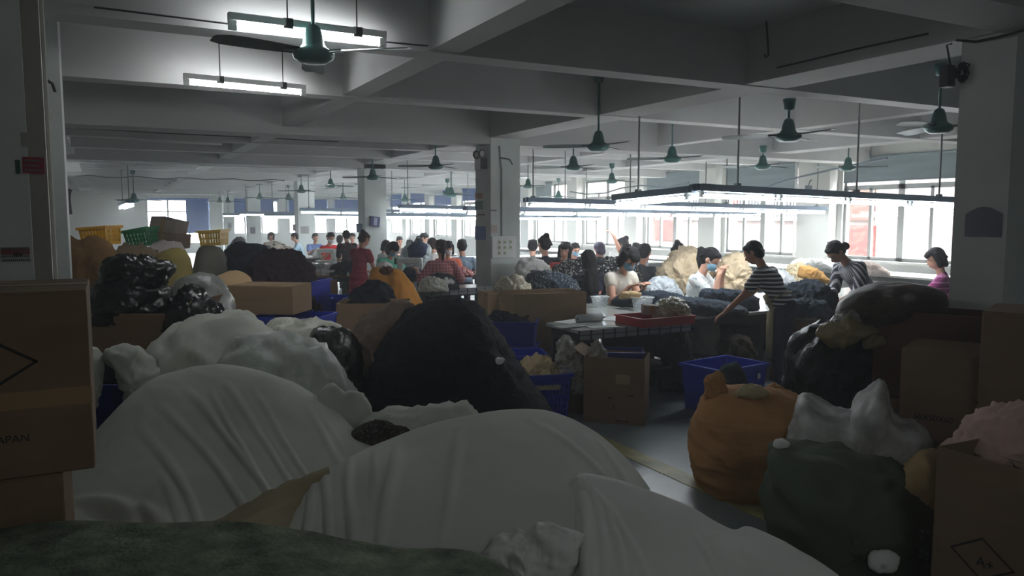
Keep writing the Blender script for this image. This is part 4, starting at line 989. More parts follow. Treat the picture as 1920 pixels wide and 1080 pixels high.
# ---- heaps behind them
heap('draped_sheet', 'dusty white sheet over the heap between the dome-shaped heap and the glossy black packs', 'sheet', [(258,720),(275,672),(290,648),(322,622),(360,607),(400,598),(440,592),(470,600),(500,622),(520,640),(560,690),(600,730)], 5.0, 0.5, SHEET2, amp=0.035, scale=2.8, seed=3, nu=110, nv=40)
heap('draped_sheet', 'white sheet hanging over the dark blue bin next to the carton stack', 'sheet', [(110,652),(150,646),(183,655),(197,680),(192,712),(178,752),(166,785),(110,800)], 4.3, 0.1, SHEET2, closed=True, base=0.3, amp=0.015, scale=6, seed=51)
heap('draped_sheet', 'white sheet corner folded over the dark blue bin from the dusty heap side', 'sheet', [(196,664),(215,655),(238,650),(262,657),(284,676),(294,702),(296,745),(265,765),(243,775),(238,740),(226,706),(208,684)], 4.35, 0.12, SHEET2, closed=True, base=0.3, amp=0.018, scale=6, seed=52)
heap('dark_garment', 'dark navy cloth filling the dark blue bin', 'garment', [(150,725),(165,680),(200,664),(235,672),(248,700),(250,725)], 4.85, 0.14, cloth('bin_navy', (24,28,38), 0.2, 0.5, 9), base=0.6, amp=0.015, scale=7, seed=53)
heap('plastic_bundle', 'clear plastic bundle with a grey tint lying behind the domed sheet', 'bundle', [(395,720),(415,668),(440,645),(480,630),(540,631),(590,645),(625,672),(650,700),(665,740)], 4.7, 0.35, film('dusty_film', (196,202,196), 0.85, 0.4, 0.7, 9), amp=0.03, scale=4, seed=14, nu=100, nv=36)
heap('black_clothing_heap', 'big black clothing heap in the middle of the floor', 'clothing heap', [(655,790),(668,742),(690,695),(712,650),(735,618),(760,590),(800,572),(850,563),(880,566),(905,585),(925,615),(945,645),(965,675),(985,705),(1005,735),(1028,765),(1048,800)], 6.15, 0.75, cloth('black_fleece', (13,15,22), 0.3, 0.5, 12), amp=0.022, scale=5, seed=4, nu=120, nv=40, fine=0.5)
t_ = heap('white_tag', 'small white tag on the black clothing heap', 'tag', [(929,674),(934,669),(939,672),(944,671),(947,675),(940,680),(935,684),(931,681)], 5.42, 0.012, PAPER, closed=True, base=0.3, amp=0.003, nu=20, nv=8)
heap('brown_jackets', 'brown jackets piled against the black clothing heap', 'jackets', [(640,720),(652,680),(660,640),(680,610),(705,588),(735,575),(760,572),(790,590),(800,640)], 6.35, 0.45, cloth('brown_jacket', (96,82,72), 0.15, 0.6, 6), amp=0.045, scale=4.2, seed=5, fine=0.5)
heap('plastic_bundle', 'pale plastic-wrapped bundle behind the clear bundle, before the tan carton', 'bundle', [(490,660),(505,612),(530,602),(560,600),(600,603),(632,608),(650,640),(655,660)], 6.0, 0.3, film('milky_film', (206,206,190), 0.92, 0.4, 0.6, 10), amp=0.03, scale=5, seed=16)
heap('dark_garment', 'dark green and black wrapped garments beside the pale plastic-wrapped bundle', 'garment', [(570,660),(585,632),(600,618),(630,620),(655,625),(670,650),(672,690)], 5.8, 0.25, film('black_film2', (24,26,24), 0.95, 0.2, 0.8, 16, 0.8), amp=0.03, scale=6, seed=18)
heap('clear_garment_bag', 'large grey translucent garment bag standing behind the glossy black packs', 'garment bag', [(318,640),(322,560),(335,530),(355,518),(388,516),(412,528),(428,552),(440,580),(452,610),(470,660)], 6.3, 0.4, film('grey_film', (150,152,148), 0.9, 0.35, 0.5, 10), amp=0.025, scale=4.5, seed=19, fine=0.5)
BLK = film('black_glossy_film', (8,9,12), 1.0, 0.14, 0.5, 26, 0.5)
g_ = 'black plastic-wrapped garment packs'
heap('wrapped_pack', 'glossy black wrapped pack lying topmost of the black packs', 'garment pack', [(190,510),(200,488),(230,481),(275,483),(305,490),(325,500),(318,512),(306,530),(250,540),(200,535)], 5.7, 0.25, BLK, g_, closed=True, base=1.15, amp=0.022, scale=6, seed=21)
heap('wrapped_pack', 'glossy black wrapped pack under the topmost one, above the low carton', 'garment pack', [(155,610),(168,560),(190,525),(225,520),(270,520),(305,530),(322,560),(335,600),(330,625),(200,630)], 5.65, 0.3, BLK, g_, closed=True, base=1.05, amp=0.026, scale=6, seed=22)
heap('wrapped_pack', 'glossy black wrapped pack sagging off the low carton against the translucent bag', 'garment pack', [(300,620),(325,570),(340,548),(362,540),(378,545),(382,558),(400,570),(417,584),(395,597),(360,605),(340,625)], 5.5, 0.22, BLK, g_, closed=True, base=0.95, amp=0.024, scale=6, seed=23)
heap('brown_sack', 'lumpy brown woven sack behind the printed carton stack', 'sack', [(95,560),(103,500),(106,472),(120,456),(132,449),(145,458),(158,456),(172,443),(186,444),(200,458),(209,474),(212,500),(205,540),(215,560)], 6.9, 0.4, cloth('brown_weave', (106,80,50), 0.15, 0.5, 8), amp=0.035, scale=6, seed=24)
heap('olive_sack', 'olive-yellow woven sack behind the glossy black packs', 'sack', [(285,540),(290,500),(296,478),(315,468),(335,466),(350,475),(356,500),(360,560)], 7.4, 0.3, cloth('olive_weave', (134,120,70), 0.12, 0.35, 7), amp=0.02, scale=5, seed=25)
heap('wrapped_bundle', 'mixed bundle of wrapped cloth under the green crate', 'bundle', [(205,520),(212,490),(222,472),(240,462),(262,466),(290,470),(300,490),(300,520)], 8.2, 0.3, cloth('mixed_bundle', (120,104,84), 0.3, 0.5, 7), amp=0.04, scale=6, seed=26)
heap('white_bundle', 'pinkish white cloth bundle beside the olive sack, under the grey cartons', 'bundle', [(262,520),(268,478),(285,462),(310,456),(338,458),(345,480),(350,520)], 8.6, 0.3, cloth('white_bundle', (196,186,184), 0.1, 0.4, 6), amp=0.03, scale=6, seed=27)
heap('beige_bag', 'rounded beige bag behind the tan carton', 'bag', [(395,560),(405,522),(425,511),(445,508),(462,514),(472,530),(480,560)], 8.0, 0.28, cloth('beige_bag', (206,174,134), 0.06, 0.2, 4), amp=0.012, scale=4, seed=28)
heap('dark_purple_heap', 'dark purple-brown clothing heap in the blue bins', 'clothing heap', [(455,545),(470,512),(480,490),(500,478),(530,473),(560,480),(578,498),(588,515),(592,545)], 9.0, 0.5, cloth('plum_cloth', (54,42,50), 0.2, 0.6, 9), amp=0.045, scale=5, seed=29, base=0.7, fine=0.5)
heap('dark_blue_heap', 'dark blue-green clothing heap behind the dark purple one', 'clothing heap', [(400,540),(418,490),(430,470),(452,460),(478,460),(495,472),(510,495),(515,540)], 10.2, 0.5, cloth('ink_cloth', (52,58,70), 0.2, 0.6, 9), amp=0.045, scale=5, seed=30, fine=0.5)
heap('grey_bag', 'grey cloth bag under the pale yellow crate', 'bag', [(350,540),(366,500),(370,468),(382,460),(410,460),(420,470),(424,510),(428,540)], 9.4, 0.35, cloth('grey_bag', (124,122,112), 0.08, 0.3, 5), amp=0.015, scale=4, seed=31)
heap('white_bundle', 'pale grey cloth bundle beside the pale yellow crate, at the fourth column', 'bundle', [(420,480),(430,458),(444,447),(456,450),(462,462),(465,480)], 12.5, 0.3, cloth('pale_bundle', (176,180,188), 0.1, 0.4, 6), amp=0.03, scale=5, seed=32)
heap('orange_sack', 'open orange sack leaning behind the navy cloth in the carton', 'sack', [(685,600),(692,545),(695,510),(708,500),(722,508),(735,505),(755,512),(765,520),(778,545),(790,572),(800,600)], 9.9, 0.4, cloth('orange_weave', (206,142,66), 0.1, 0.3, 6), amp=0.02, scale=4, seed=33)
heap('brown_garment', 'brown garment spilling from the mouth of the orange sack', 'garment', [(712,508),(718,500),(730,500),(737,506),(730,514),(718,514)], 9.5, 0.1, cloth('brown_jacket2', (92,62,52), 0.15, 0.5, 9), closed=True, base=0.9, amp=0.01, scale=10, seed=34)
heap('navy_heap', 'navy cloth heap rising out of the open carton', 'clothing heap', [(640,600),(652,568),(668,545),(690,532),(712,530),(728,538),(738,560),(745,600)], 9.0, 0.4, cloth('navy_cloth', (28,34,46), 0.2, 0.5, 9), amp=0.03, scale=5, seed=35, base=0.4)
# ---- heaps at the front on the window side
sk = heap('orange_brown_sack', 'bulging orange-brown woven sack standing on the open floor', 'sack', [(1372,952),(1330,925),(1302,880),(1293,835),(1298,795),(1308,765),(1322,742),(1350,730),(1400,728),(1450,734),(1500,745),(1510,790),(1515,860),(1500,930),(1440,955)], 5.15, 0.42, cloth('orange_brown_weave', (184,136,86), 0.12, 0.4, 7, stretch=(0.6,0.6,2.0)), closed=True, amp=0.014, scale=4, seed=36, nu=130, nv=50, aniso=(0.6,0.6,1.9))
lump('tied_corner', sk, [(1316,770),(1319,730),(1321,712),(1334,704),(1348,699),(1354,702),(1357,715),(1363,738),(1362,765),(1340,780)], 5.12, 0.05, MATS['orange_brown_weave'], p=0.4, base=0.4, amp=0.012, scale=8, seed=1)
lump('tied_corner', sk, [(1425,748),(1432,735),(1440,724),(1452,721),(1463,727),(1476,733),(1490,742),(1480,756),(1440,758)], 5.25, 0.05, MATS['orange_brown_weave'], base=0.4, amp=0.012, scale=9, seed=2)
heap('beige_cloth', 'crumpled beige cloth peeping from the top of the orange-brown sack', 'cloth', [(1378,738),(1392,727),(1410,724),(1430,728),(1440,738),(1410,744)], 5.0, 0.1, cloth('beige_cloth', (186,170,134), 0.1, 0.5, 9), closed=True, base=0.5, amp=0.01, scale=12, seed=38)
WP = film('white_film', (206,208,206), 0.78, 0.55, 0.35, 7, 0.3)
heap('white_plastic_bag', 'white plastic bag heap between the orange-brown sack and the carton', 'plastic bag', [(1440,920),(1468,840),(1486,795),(1494,765),(1501,742),(1508,742),(1530,756),(1550,768),(1580,774),(1600,776),(1604,752),(1612,742),(1640,727),(1650,714),(1660,720),(1664,745),(1672,780),(1690,790),(1715,785),(1732,800),(1755,840),(1768,900)], 4.55, 0.34, WP, amp=0.011, scale=5, seed=39, nu=180, nv=50, p=0.42)
heap('beige_cloth', 'beige cloth showing through the white plastic bag', 'cloth', [(1500,900),(1520,830),(1560,810),(1610,815),(1660,820),(1720,830),(1750,860),(1760,910)], 4.45, 0.3, MATS['beige_cloth'], amp=0.02, scale=6, seed=40)
gs = heap('green_sack', 'dark green woven sack slumped in front of the white plastic bag', 'sack', [(1545,1085),(1470,1020),(1440,965),(1434,920),(1450,880),(1442,842),(1500,838),(1580,852),(1640,868),(1700,893),(1748,920),(1775,960),(1790,1085)], 4.0, 0.42, cloth('green_weave', (86,96,78), 0.15, 0.5, 6), closed=True, amp=0.026, scale=3.4, seed=41, nu=100, nv=36)
heap('paper_scrap', 'crumpled white paper scrap on the lower side of the green sack', 'paper scrap', [(1627,1060),(1632,1036),(1660,1033),(1688,1042),(1682,1068),(1640,1070)], 3.5, 0.05, PAPER, closed=True, base=0.0, amp=0.006, scale=14, seed=42, nu=24, nv=10)
heap('paper_scrap', 'small white scrap of paper wedged between the orange-brown and green sacks', 'paper scrap', [(1450,832),(1455,824),(1466,822),(1480,830),(1478,838),(1455,840)], 4.1, 0.03, PAPER, closed=True, base=0.2, amp=0.006, scale=14, seed=43, nu=24, nv=10)
bb = heap('black_rubbish_bag', 'big black rubbish bag between the blue bin and the cartons', 'rubbish bag', [(1468,800),(1472,740),(1478,690),(1482,650),(1500,622),(1540,608),(1600,606),(1650,615),(1690,640),(1700,800)], 5.7, 0.45, film('bin_bag', (10,11,15), 1.0, 0.38, 0.8, 12, 0.28), amp=0.03, scale=4, seed=44, nu=100, nv=36)
heap('yellow_paper', 'crumpled yellowish paper lying on the black rubbish bag', 'paper', [(1528,625),(1545,608),(1570,606),(1590,590),(1600,600),(1625,612),(1650,622),(1625,628),(1600,640),(1580,652),(1555,645)], 5.2, 0.1, cloth('yellow_paper', (138,126,88), 0.1, 0.5, 12, 0.5, 0.4), closed=True, base=0.8, amp=0.011, scale=11, seed=45)
heap('yellow_paper', 'smaller piece of yellowish paper beside the larger one on the rubbish bag', 'paper', [(1618,640),(1630,628),(1655,630),(1660,642),(1640,652),(1622,652)], 5.15, 0.06, MATS['yellow_paper'], closed=True, base=0.8, amp=0.01, scale=10, seed=46)
heap('clear_film_scrap', 'crinkled clear plastic wrap under the end of the big brown bale', 'plastic wrap', [(1558,605),(1575,590),(1605,577),(1622,583),(1632,598),(1620,612),(1580,618)], 5.25, 0.1, film('clear_wrap', (170,168,160), 0.6, 0.12, 1.0, 16, 0.9), closed=True, base=0.8, amp=0.015, scale=12, seed=47)
heap('garment_bale', 'big brown plastic-wrapped bale laid across the top of the rubbish bag and dark carton', 'bale', [(1566,592),(1572,565),(1600,545),(1640,533),(1690,530),(1740,538),(1772,552),(1778,572),(1765,590),(1720,604),(1640,612),(1590,606)], 5.35, 0.36, film('bale_film', (66,56,50), 1.0, 0.5, 0.5, 9, 0.25), closed=True, base=1.0, amp=0.008, scale=3, seed=48, nu=90)
heap('pink_beige_cloth', 'pinkish beige knit cloth heaped in the open carton at the corner', 'cloth', [(1780,860),(1795,830),(1815,800),(1845,780),(1880,770),(1930,765),(1990,800),(2000,900)], 3.5, 0.26, cloth('pink_knit', (196,168,156), 0.08, 0.5, 7), amp=0.024, scale=6, seed=49, base=0.72)
heap('beige_cloth', 'yellow-beige cloth stuffed behind the corner carton', 'cloth', [(1690,920),(1710,865),(1740,850),(1765,855),(1790,930)], 3.8, 0.18, cloth('yellow_beige', (176,148,104), 0.15, 0.4, 9), amp=0.02, scale=8, seed=50)
# ------------------------------------------------------------------ cartons, crates, bins, tables and what lies on them
def frame_from(A, B):
    A, B = Vector(A), Vector(B); e = Vector((B.x-A.x, B.y-A.y, 0)); L = e.length; e.normalize()
    n = Vector((-e.y, e.x, 0))
    return Vector(((A.x+B.x)/2, (A.y+B.y)/2, 0)), math.atan2(e.y, e.x), L, (A.z+B.z)/2
def carton(A, B, depth, z0, label, m=None, open_top=False, flaps=(), group=None, prints=(), tape=True, name='cardboard_box', cat='box', width=None, ztop=None):
    """A, B = upper front corners; the box stands behind that edge and reaches down to z0"""
    c, rz, L, z1 = frame_from(A, B)
    if ztop: z1 = ztop
    m = m or CARD; h = z1-z0
    t = thing(name, label, cat, (c.x, c.y, z0), rz, group)
    w = L/2; g = MB(); th = 0.007
    if open_top:
        g.box(-w, 0, 0, w, th, h); g.box(-w, depth-th, 0, w, depth, h); g.box(-w, th, 0, -w+th, depth-th, h); g.box(w-th, th, 0, w, depth-th, h); g.box(-w+th, th, 0, w-th, depth-th, th)
    else:
        g.box(-w, 0, 0, w, depth, h)
    o = link('carton_body', g.mesh('carton_body'), m, t)
    bv = o.modifiers.new('soft_edges', 'BEVEL'); bv.width = 0.006; bv.segments = 2; bv.limit_method = 'ANGLE'
    if not open_top:
        for y0, y1 in ((0.002, depth/2-0.002), (depth/2+0.002, depth-0.002)):
            f = MB(); f.box(-w+0.002, y0, h-0.001, w-0.002, y1, h+0.005); link('top_flap', f.mesh('top_flap'), m, t)
        if tape:
            f = MB(); f.box(-w-0.001, depth/2-0.03, h+0.005, w+0.001, depth/2+0.03, h+0.0065); f.box(-w-0.0025, depth/2-0.03, h-0.09, -w-0.001, depth/2+0.03, h+0.006); link('tape_strip', f.mesh('tape_strip'), TAPE, t)
    for side, ang, ln in flaps:
        f = MB(); a = math.radians(ang); cx, sx_ = math.cos(a), math.sin(a)
        if side == 'front': f.cbox((-w, 0, h), (2*w, 0, 0), (0, -cx*ln, sx_*ln), (0, 0.006, 0.002))
        if side == 'back': f.cbox((-w, depth, h), (2*w, 0, 0), (0, cx*ln, sx_*ln), (0, -0.006, 0.002))
        if side == 'left': f.cbox((-w, 0, h), (0, depth, 0), (-cx*ln, 0, sx_*ln), (0.006, 0, 0.002))
        if side == 'right': f.cbox((w, 0, h), (0, depth, 0), (cx*ln, 0, sx_*ln), (-0.006, 0, 0.002))
        link('flap', f.mesh('flap'), m, t)
    for pr in prints:
        kind = pr[0]
        if kind == 'text':
            _, txt, x, z, size, rot = pr
            cu = bpy.data.curves.new('lettering', 'FONT'); cu.body = txt; cu.size = size; cu.align_x = 'CENTER'; cu.align_y = 'CENTER'; cu.extrude = 0.0008
            to = bpy.data.objects.new('tmp', cu); COL.objects.link(to); dg = bpy.context.evaluated_depsgraph_get(); dg.update()
            me = bpy.data.meshes.new_from_object(to.evaluated_get(dg)); bpy.data.objects.remove(to)
            l = link('lettering', me, INK, t); l.location = (x, -0.0015, z); l.rotation_euler = Euler((math.pi/2, rot, 0), 'XYZ')
        elif kind == 'diamond':
            _, x, z, rx, rz_ = pr; f = MB(); P = [(x-rx, z), (x, z+rz_), (x+rx, z), (x, z-rz_)]
            for i in range(4):
                a, b = Vector(P[i]), Vector(P[(i+1) % 4]); d = (b-a).normalized()*0.004; q = Vector((-d.y, d.x))
                a = a-d; b = b+d
                f.add([(a.x-q.x, -0.0018, a.y-q.y), (b.x-q.x, -0.0018, b.y-q.y), (b.x+q.x, -0.0018, b.y+q.y), (a.x+q.x, -0.0018, a.y+q.y)], [(0,1,2,3)])
            link('diamond_mark', f.mesh('diamond_mark'), INK, t)
        elif kind == 'bars':
            _, x, z, nx, nz, sx_, sz = pr; f = MB(); random.seed(int(x*100+z*77))
            for i in range(nx):
                for j in range(nz):
                    if random.random() < 0.8: f.box(x+i*sx_, -0.0018, z+j*sz, x+i*sx_+sx_*0.65, -0.0004, z+j*sz+sz*random.uniform(0.35,0.7))
            link('printed_marks', f.mesh('printed_marks'), INK, t)
        elif kind == 'tape_band':
            _, z, hh = pr; f = MB(); f.box(-w-0.001, -0.0012, z, w+0.001, -0.0002, z+hh); link('tape_band', f.mesh('tape_band'), TAPE, t)
    return t
def crate(A, B, depth, z0, label, m=None, group=None, tilt=0.0, slots=True, name='plastic_crate', cat='crate', taper=0.9, nslot=12, rows=4, pose=None, size=None):
    """open plastic crate: rim, slotted sides, floor. A, B = upper front corners"""
    if size is None:
        c, rz, L, z1 = frame_from(A, B); h = z1-z0
        t = thing(name, label, cat, (c.x, c.y, z0), rz, group)
    else:
        L, depth, h = size; t = thing(name, label, cat, pose[0], 0, group); t.rotation_euler = pose[1]
    m = m or BLUEP; w = L/2; g = MB(); th = 0.006
    def wall(p0, p1, q0, q1, n):           # p = top edge ends, q = bottom edge ends, outward n
        p0, p1, q0, q1, n = map(Vector, (p0, p1, q0, q1, n))
        def quad(s0, s1, t0, t1):
            def pt(s, t_): return p0.lerp(p1, s).lerp(q0.lerp(q1, s), t_)
            a, b, c_, d = pt(s0,t0), pt(s1,t0), pt(s1,t1), pt(s0,t1)
            g.add([a, b, c_, d, a-n*th, b-n*th, c_-n*th, d-n*th], [(0,1,2,3),(7,6,5,4),(0,4,5,1),(1,5,6,2),(2,6,7,3),(3,7,4,0)])
        if not slots: quad(0,1,0,1); return
        ts = [0, 0.2] ; quad(0,1,0,0.2)
        hh = 0.72/rows
        for r in range(rows):
            t0 = 0.2+r*hh
            for k in range(nslot):
                s0 = 0.06+0.88*k/nslot; quad(s0-0.012, s0+0.88/nslot*0.45, t0, t0+hh*0.72)
            quad(0.94,1,t0,t0+hh*0.72); quad(0,0.05,t0,t0+hh*0.72)
            quad(0,1,t0+hh*0.72,t0+hh)
        quad(0,1,0.92,1)
    a = taper; d2 = depth*(1-a)/2
    T = [(-w,0,h),(w,0,h),(w,depth,h),(-w,depth,h)]; Bm = [(-w*a,d2,0),(w*a,d2,0),(w*a,depth-d2,0),(-w*a,depth-d2,0)]
    for i, n in enumerate(((0,-1,0),(1,0,0),(0,1,0),(-1,0,0))): wall(T[i], T[(i+1) % 4], Bm[i], Bm[(i+1) % 4], n)
    g.box(-w*a, d2, 0, w*a, depth-d2, 0.008)
    link('crate_wall', g.mesh('crate_wall'), m, t)
    r = MB(); e = 0.018
    r.box(-w-e, -e, h-0.022, w+e, 0.004, h+0.006); r.box(-w-e, depth-0.004, h-0.022, w+e, depth+e, h+0.006); r.box(-w-e, 0.004, h-0.022, -w+0.004, depth-0.004, h+0.006); r.box(w-0.004, 0.004, h-0.022, w+e, depth-0.004, h+0.006)
    link('rim', r.mesh('rim'), m, t)
    return t
g1 = 'printed cartons stacked at the entrance column'
H1 = 0.53; k_ = 2.26/1450
B = at(162, 545, 2.26); B.z = 1.585; A = B+Vector((-0.8, 0.0, 0))
carton(A, B, 0.5, B.z-H1, 'brown printed carton, top of its stack, marked with a diamond and JAPAN', CARD2, prints=[('text', 'JAPAN', 0.195, 0.115, 0.031, 0), ('diamond', 0.1, 0.335, 0.165, 0.105), ('tape_band', 0.2, 0.05)], group=g1)
B2 = at(119, 890, 2.28); B2.z = B.z-H1-0.008; A2 = B2+Vector((-0.75, 0, 0))
carton(A2, B2, 0.5, B2.z-H1, 'brown carton under the printed one at the entrance column', CARD2, group=g1)
carton(A2, B2, 0.5, 0.0, 'lowest carton of the stack at the entrance column', CARD2, group=g1, ztop=B2.z-H1-0.008)
carton(at(140,592,5.35), at(346,584,5.3), 0.5, 0.45, 'low open carton under the glossy black packs', CARD, True, [('right', 60, 0.1)], prints=[('bars', -0.1, 0.2, 5, 2, 0.03, 0.04)])
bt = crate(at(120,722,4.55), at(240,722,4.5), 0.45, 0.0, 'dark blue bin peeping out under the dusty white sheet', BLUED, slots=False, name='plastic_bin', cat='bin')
carton(at(425,538,7.4), at(548,536,7.3), 0.45, 0.88, 'tan carton standing on the blue bin behind the dusty sheet', CARD3, False)
crate(at(470,600,7.35), at(592,594,7.25), 0.5, 0.0, 'blue bin under the tan carton', BLUEP, slots=False, name='plastic_bin', cat='bin')
crate(at(505,532,8.8), at(585,524,8.7), 0.5, 0.0, 'tall blue bin holding the dark purple heap', BLUEP, slots=False, name='plastic_bin', cat='bin')
crate(at(588,560,9.6), at(641,558,9.5), 0.4, 0.0, 'narrow blue bin in front of the wooden drawer unit', BLUEP, name='plastic_bin', cat='bin', nslot=8, rows=5)
carton(at(630,572,8.35), at(765,566,8.4), 0.5, 0.1, 'open tan carton holding the navy cloth heap', CARD3, True)
# coloured crates on top of the heaps
def tipped(name_pts, D, depth, label, m, roll, h, cat='crate', box=False):
    (u0, v0), (u1, v1) = name_pts
    A, B = at(u0, v0, D), at(u1, v1, D); c = (A+B)/2; e = (B-A); L = e.length
    rz = math.atan2(e.y, e.x); ry = -math.asin(max(min(e.z/L, 1), -1))
    return c, rz, ry, L
def crate_on(u0, v0, u1, v1, D, h, depth, label, m, **kw):
    c, rz, ry, L = tipped(((u0, v0), (u1, v1)), D, depth, label, m, 0, h)
    M_ = Matrix.Rotation(rz, 3, 'Z') @ Matrix.Rotation(ry, 3, 'Y')
    base = c-(M_ @ Vector((0,0,h)))
    return crate(None, None, depth, 0, label, m, pose=(base, M_.to_euler()), size=(L, depth, h), **kw)
crate_on(146, 428, 196, 424, 8.3, 0.2, 0.35, 'yellow plastic crate on the heap behind the brown sack', YELP, nslot=7, rows=3)
crate_on(229, 434, 272, 426, 8.8, 0.2, 0.32, 'green plastic crate tilted on the heap below the end-on lamp', GRNP, nslot=6, rows=3)
crate_on(370, 434, 412, 431, 9.6, 0.19, 0.3, 'pale yellow plastic crate against the bright end window', mat('pale_yellow_plastic', (244,200,84), 0.45, 0.08, 3), nslot=7, rows=2)
def carton_on(u0, v0, u1, v1, D, h, depth, label, m, z0=None):
    A, B = at(u0, v0, D), at(u1, v1, D); e = B-A; L = e.length; rz = math.atan2(e.y, e.x); ry = -math.asin(e.z/L)
    t = thing('cardboard_box', label, 'box'); M_ = Matrix.Rotation(rz, 3, 'Z') @ Matrix.Rotation(ry, 3, 'Y')
    t.location = (A+B)/2-(M_ @ Vector((0,0,h))); t.rotation_euler = M_.to_euler()
    g = MB(); g.box(-L/2, 0, 0, L/2, depth, h); o = link('carton_body', g.mesh('carton_body'), m, t)
    bv = o.modifiers.new('soft_edges', 'BEVEL'); bv.width = 0.006; bv.segments = 2
    f = MB(); f.box(-0.025, -0.002, h*0.05, 0.025, -0.0005, h); link('tape_strip', f.mesh('tape_strip'), TAPE, t)
    return t
carton_on(283, 405, 331, 416, 9.2, 0.22, 0.35, 'grey carton tilted on top of another before the end window', CARDG)
carton_on(277, 433, 332, 441, 9.1, 0.17, 0.4, 'grey-brown carton under the tilted one, on the cloth bundles', mat('cardboard_brownish', (132,112,100), 0.85, 0.1, 2.0))
# middle of the floor, beside the column
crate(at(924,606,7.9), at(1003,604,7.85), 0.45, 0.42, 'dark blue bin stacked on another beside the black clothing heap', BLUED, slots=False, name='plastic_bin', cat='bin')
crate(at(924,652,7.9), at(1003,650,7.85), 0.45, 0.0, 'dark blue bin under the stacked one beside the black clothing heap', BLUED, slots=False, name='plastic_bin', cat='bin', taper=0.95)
heap('navy_cloth', 'navy cloth filling the upper stacked blue bin', 'cloth', [(905,612),(912,598),(930,586),(960,590),(985,598),(1000,610)], 8.1, 0.16, MATS['navy_cloth'], base=0.6, amp=0.02, scale=8, seed=60)
crate(at(950,672,7.2), at(1026,664,7.25), 0.4, 0.0, 'bright blue crate behind the basket with beige cloth', BLUEP, slots=False, taper=0.95)
bk = crate(at(978,708,6.75), at(1072,700,6.85), 0.42, 0.0, 'blue slotted basket full of beige cloth', BLUEP, name='plastic_basket', cat='basket', nslot=14, rows=5, taper=0.86)
m = MB(); m.box(-0.1,-0.012,0.29,0.12,-0.008,0.33); link('name_strip', m.mesh('name_strip'), mat('beige_strip', (170,160,140), 0.7, 0.1, 6), bk)
heap('beige_cloth', 'pale beige cloth piled in the blue slotted basket', 'cloth', [(965,715),(978,690),(985,676),(1005,672),(1025,676),(1040,690),(1050,702)], 7.0, 0.17, cloth('pale_beige', (206,184,146), 0.08, 0.55, 7), base=0.25, amp=0.03, scale=8, seed=61, fine=0.5)
carton(at(964,548,8.1), at(1100,551,8.35), 0.5, 0.0, 'large open carton beside the main column', CARD3, True, prints=[('bars', -0.28, 0.75, 2, 1, 0.05, 0.05)])
carton(at(914,550,9.0), at(962,549,9.1), 0.4, 0.0, 'small carton squeezed between the main column and the large open carton', CARD3)
tb = carton(at(1095,668,6.8), at(1209,674,6.65), 0.38, 0.0, 'open carton with a bent inner flap standing in front of the small table', CARD2, True, [('left', 35, 0.12)], prints=[('bars', -0.05, 0.22, 2, 1, 0.05, 0.03), ('text', 'S', 0.0, 0.15, 0.05, 0), ('bars', 0.12, 0.25, 2, 1, 0.03, 0.03), ('bars', 0.02, 0.02, 4, 1, 0.03, 0.03)])
f = MB(); f.box(0.02,-0.02,0.36,0.14,-0.012,0.44); link('paper_flap', f.mesh('paper_flap'), CARD3, tb)
carton(at(1046,674,7.2), at(1094,672,7.05), 0.3, 0.0, 'brown carton beside the one with the bent flap, holding clear plastic', CARD2, True)
heap('clear_plastic', 'crinkled clear plastic sticking out of the brown carton under the small table', 'plastic wrap', [(1046,690),(1047,655),(1052,638),(1062,634),(1072,650),(1082,660),(1092,664),(1094,690)], 7.0, 0.12, film('clear_wrap2', (190,188,180), 0.6, 0.12, 1.0, 16, 0.9), amp=0.03, scale=10, seed=62, base=0.2)
heap('grey_plastic_bag', 'grey plastic bag peak behind the carton with the bent flap', 'plastic bag', [(1096,700),(1104,660),(1116,643),(1124,638),(1128,650),(1138,668),(1142,700)], 6.95, 0.12, film('grey_plastic', (140,134,122), 0.85, 0.3, 0.6, 10), amp=0.02, scale=8, seed=63, base=0.2)
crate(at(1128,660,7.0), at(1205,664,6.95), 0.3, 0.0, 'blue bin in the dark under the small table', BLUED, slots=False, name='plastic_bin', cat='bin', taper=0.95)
# blue bin standing cornerwise on the floor
L_, Fc, Rr = onz(1266,683,0.43), onz(1353,696,0.43), onz(1439,681,0.43)
c, rz, L2, z1 = frame_from(Fc, Rr)
bn = crate(Fc, Rr, (Fc-L_).length, 0.0, 'open blue bin standing cornerwise on the floor below the striped worker', BLUEP, slots=False, name='plastic_bin', cat='bin', taper=0.88)
m = MB(); m.box(0.17,-0.014,0.3,0.21,-0.006,0.35); link('label_tag', m.mesh('label_tag'), PAPER, bn)
heap('dark_garment', 'dark greenish cloth at the bottom of the cornerwise blue bin', 'garment', [(1345,712),(1358,690),(1378,682),(1392,690),(1398,712)], 6.75, 0.14, cloth('dark_green_cloth', (50,62,60), 0.2, 0.5, 9), base=0.05, amp=0.02, scale=8, seed=64)
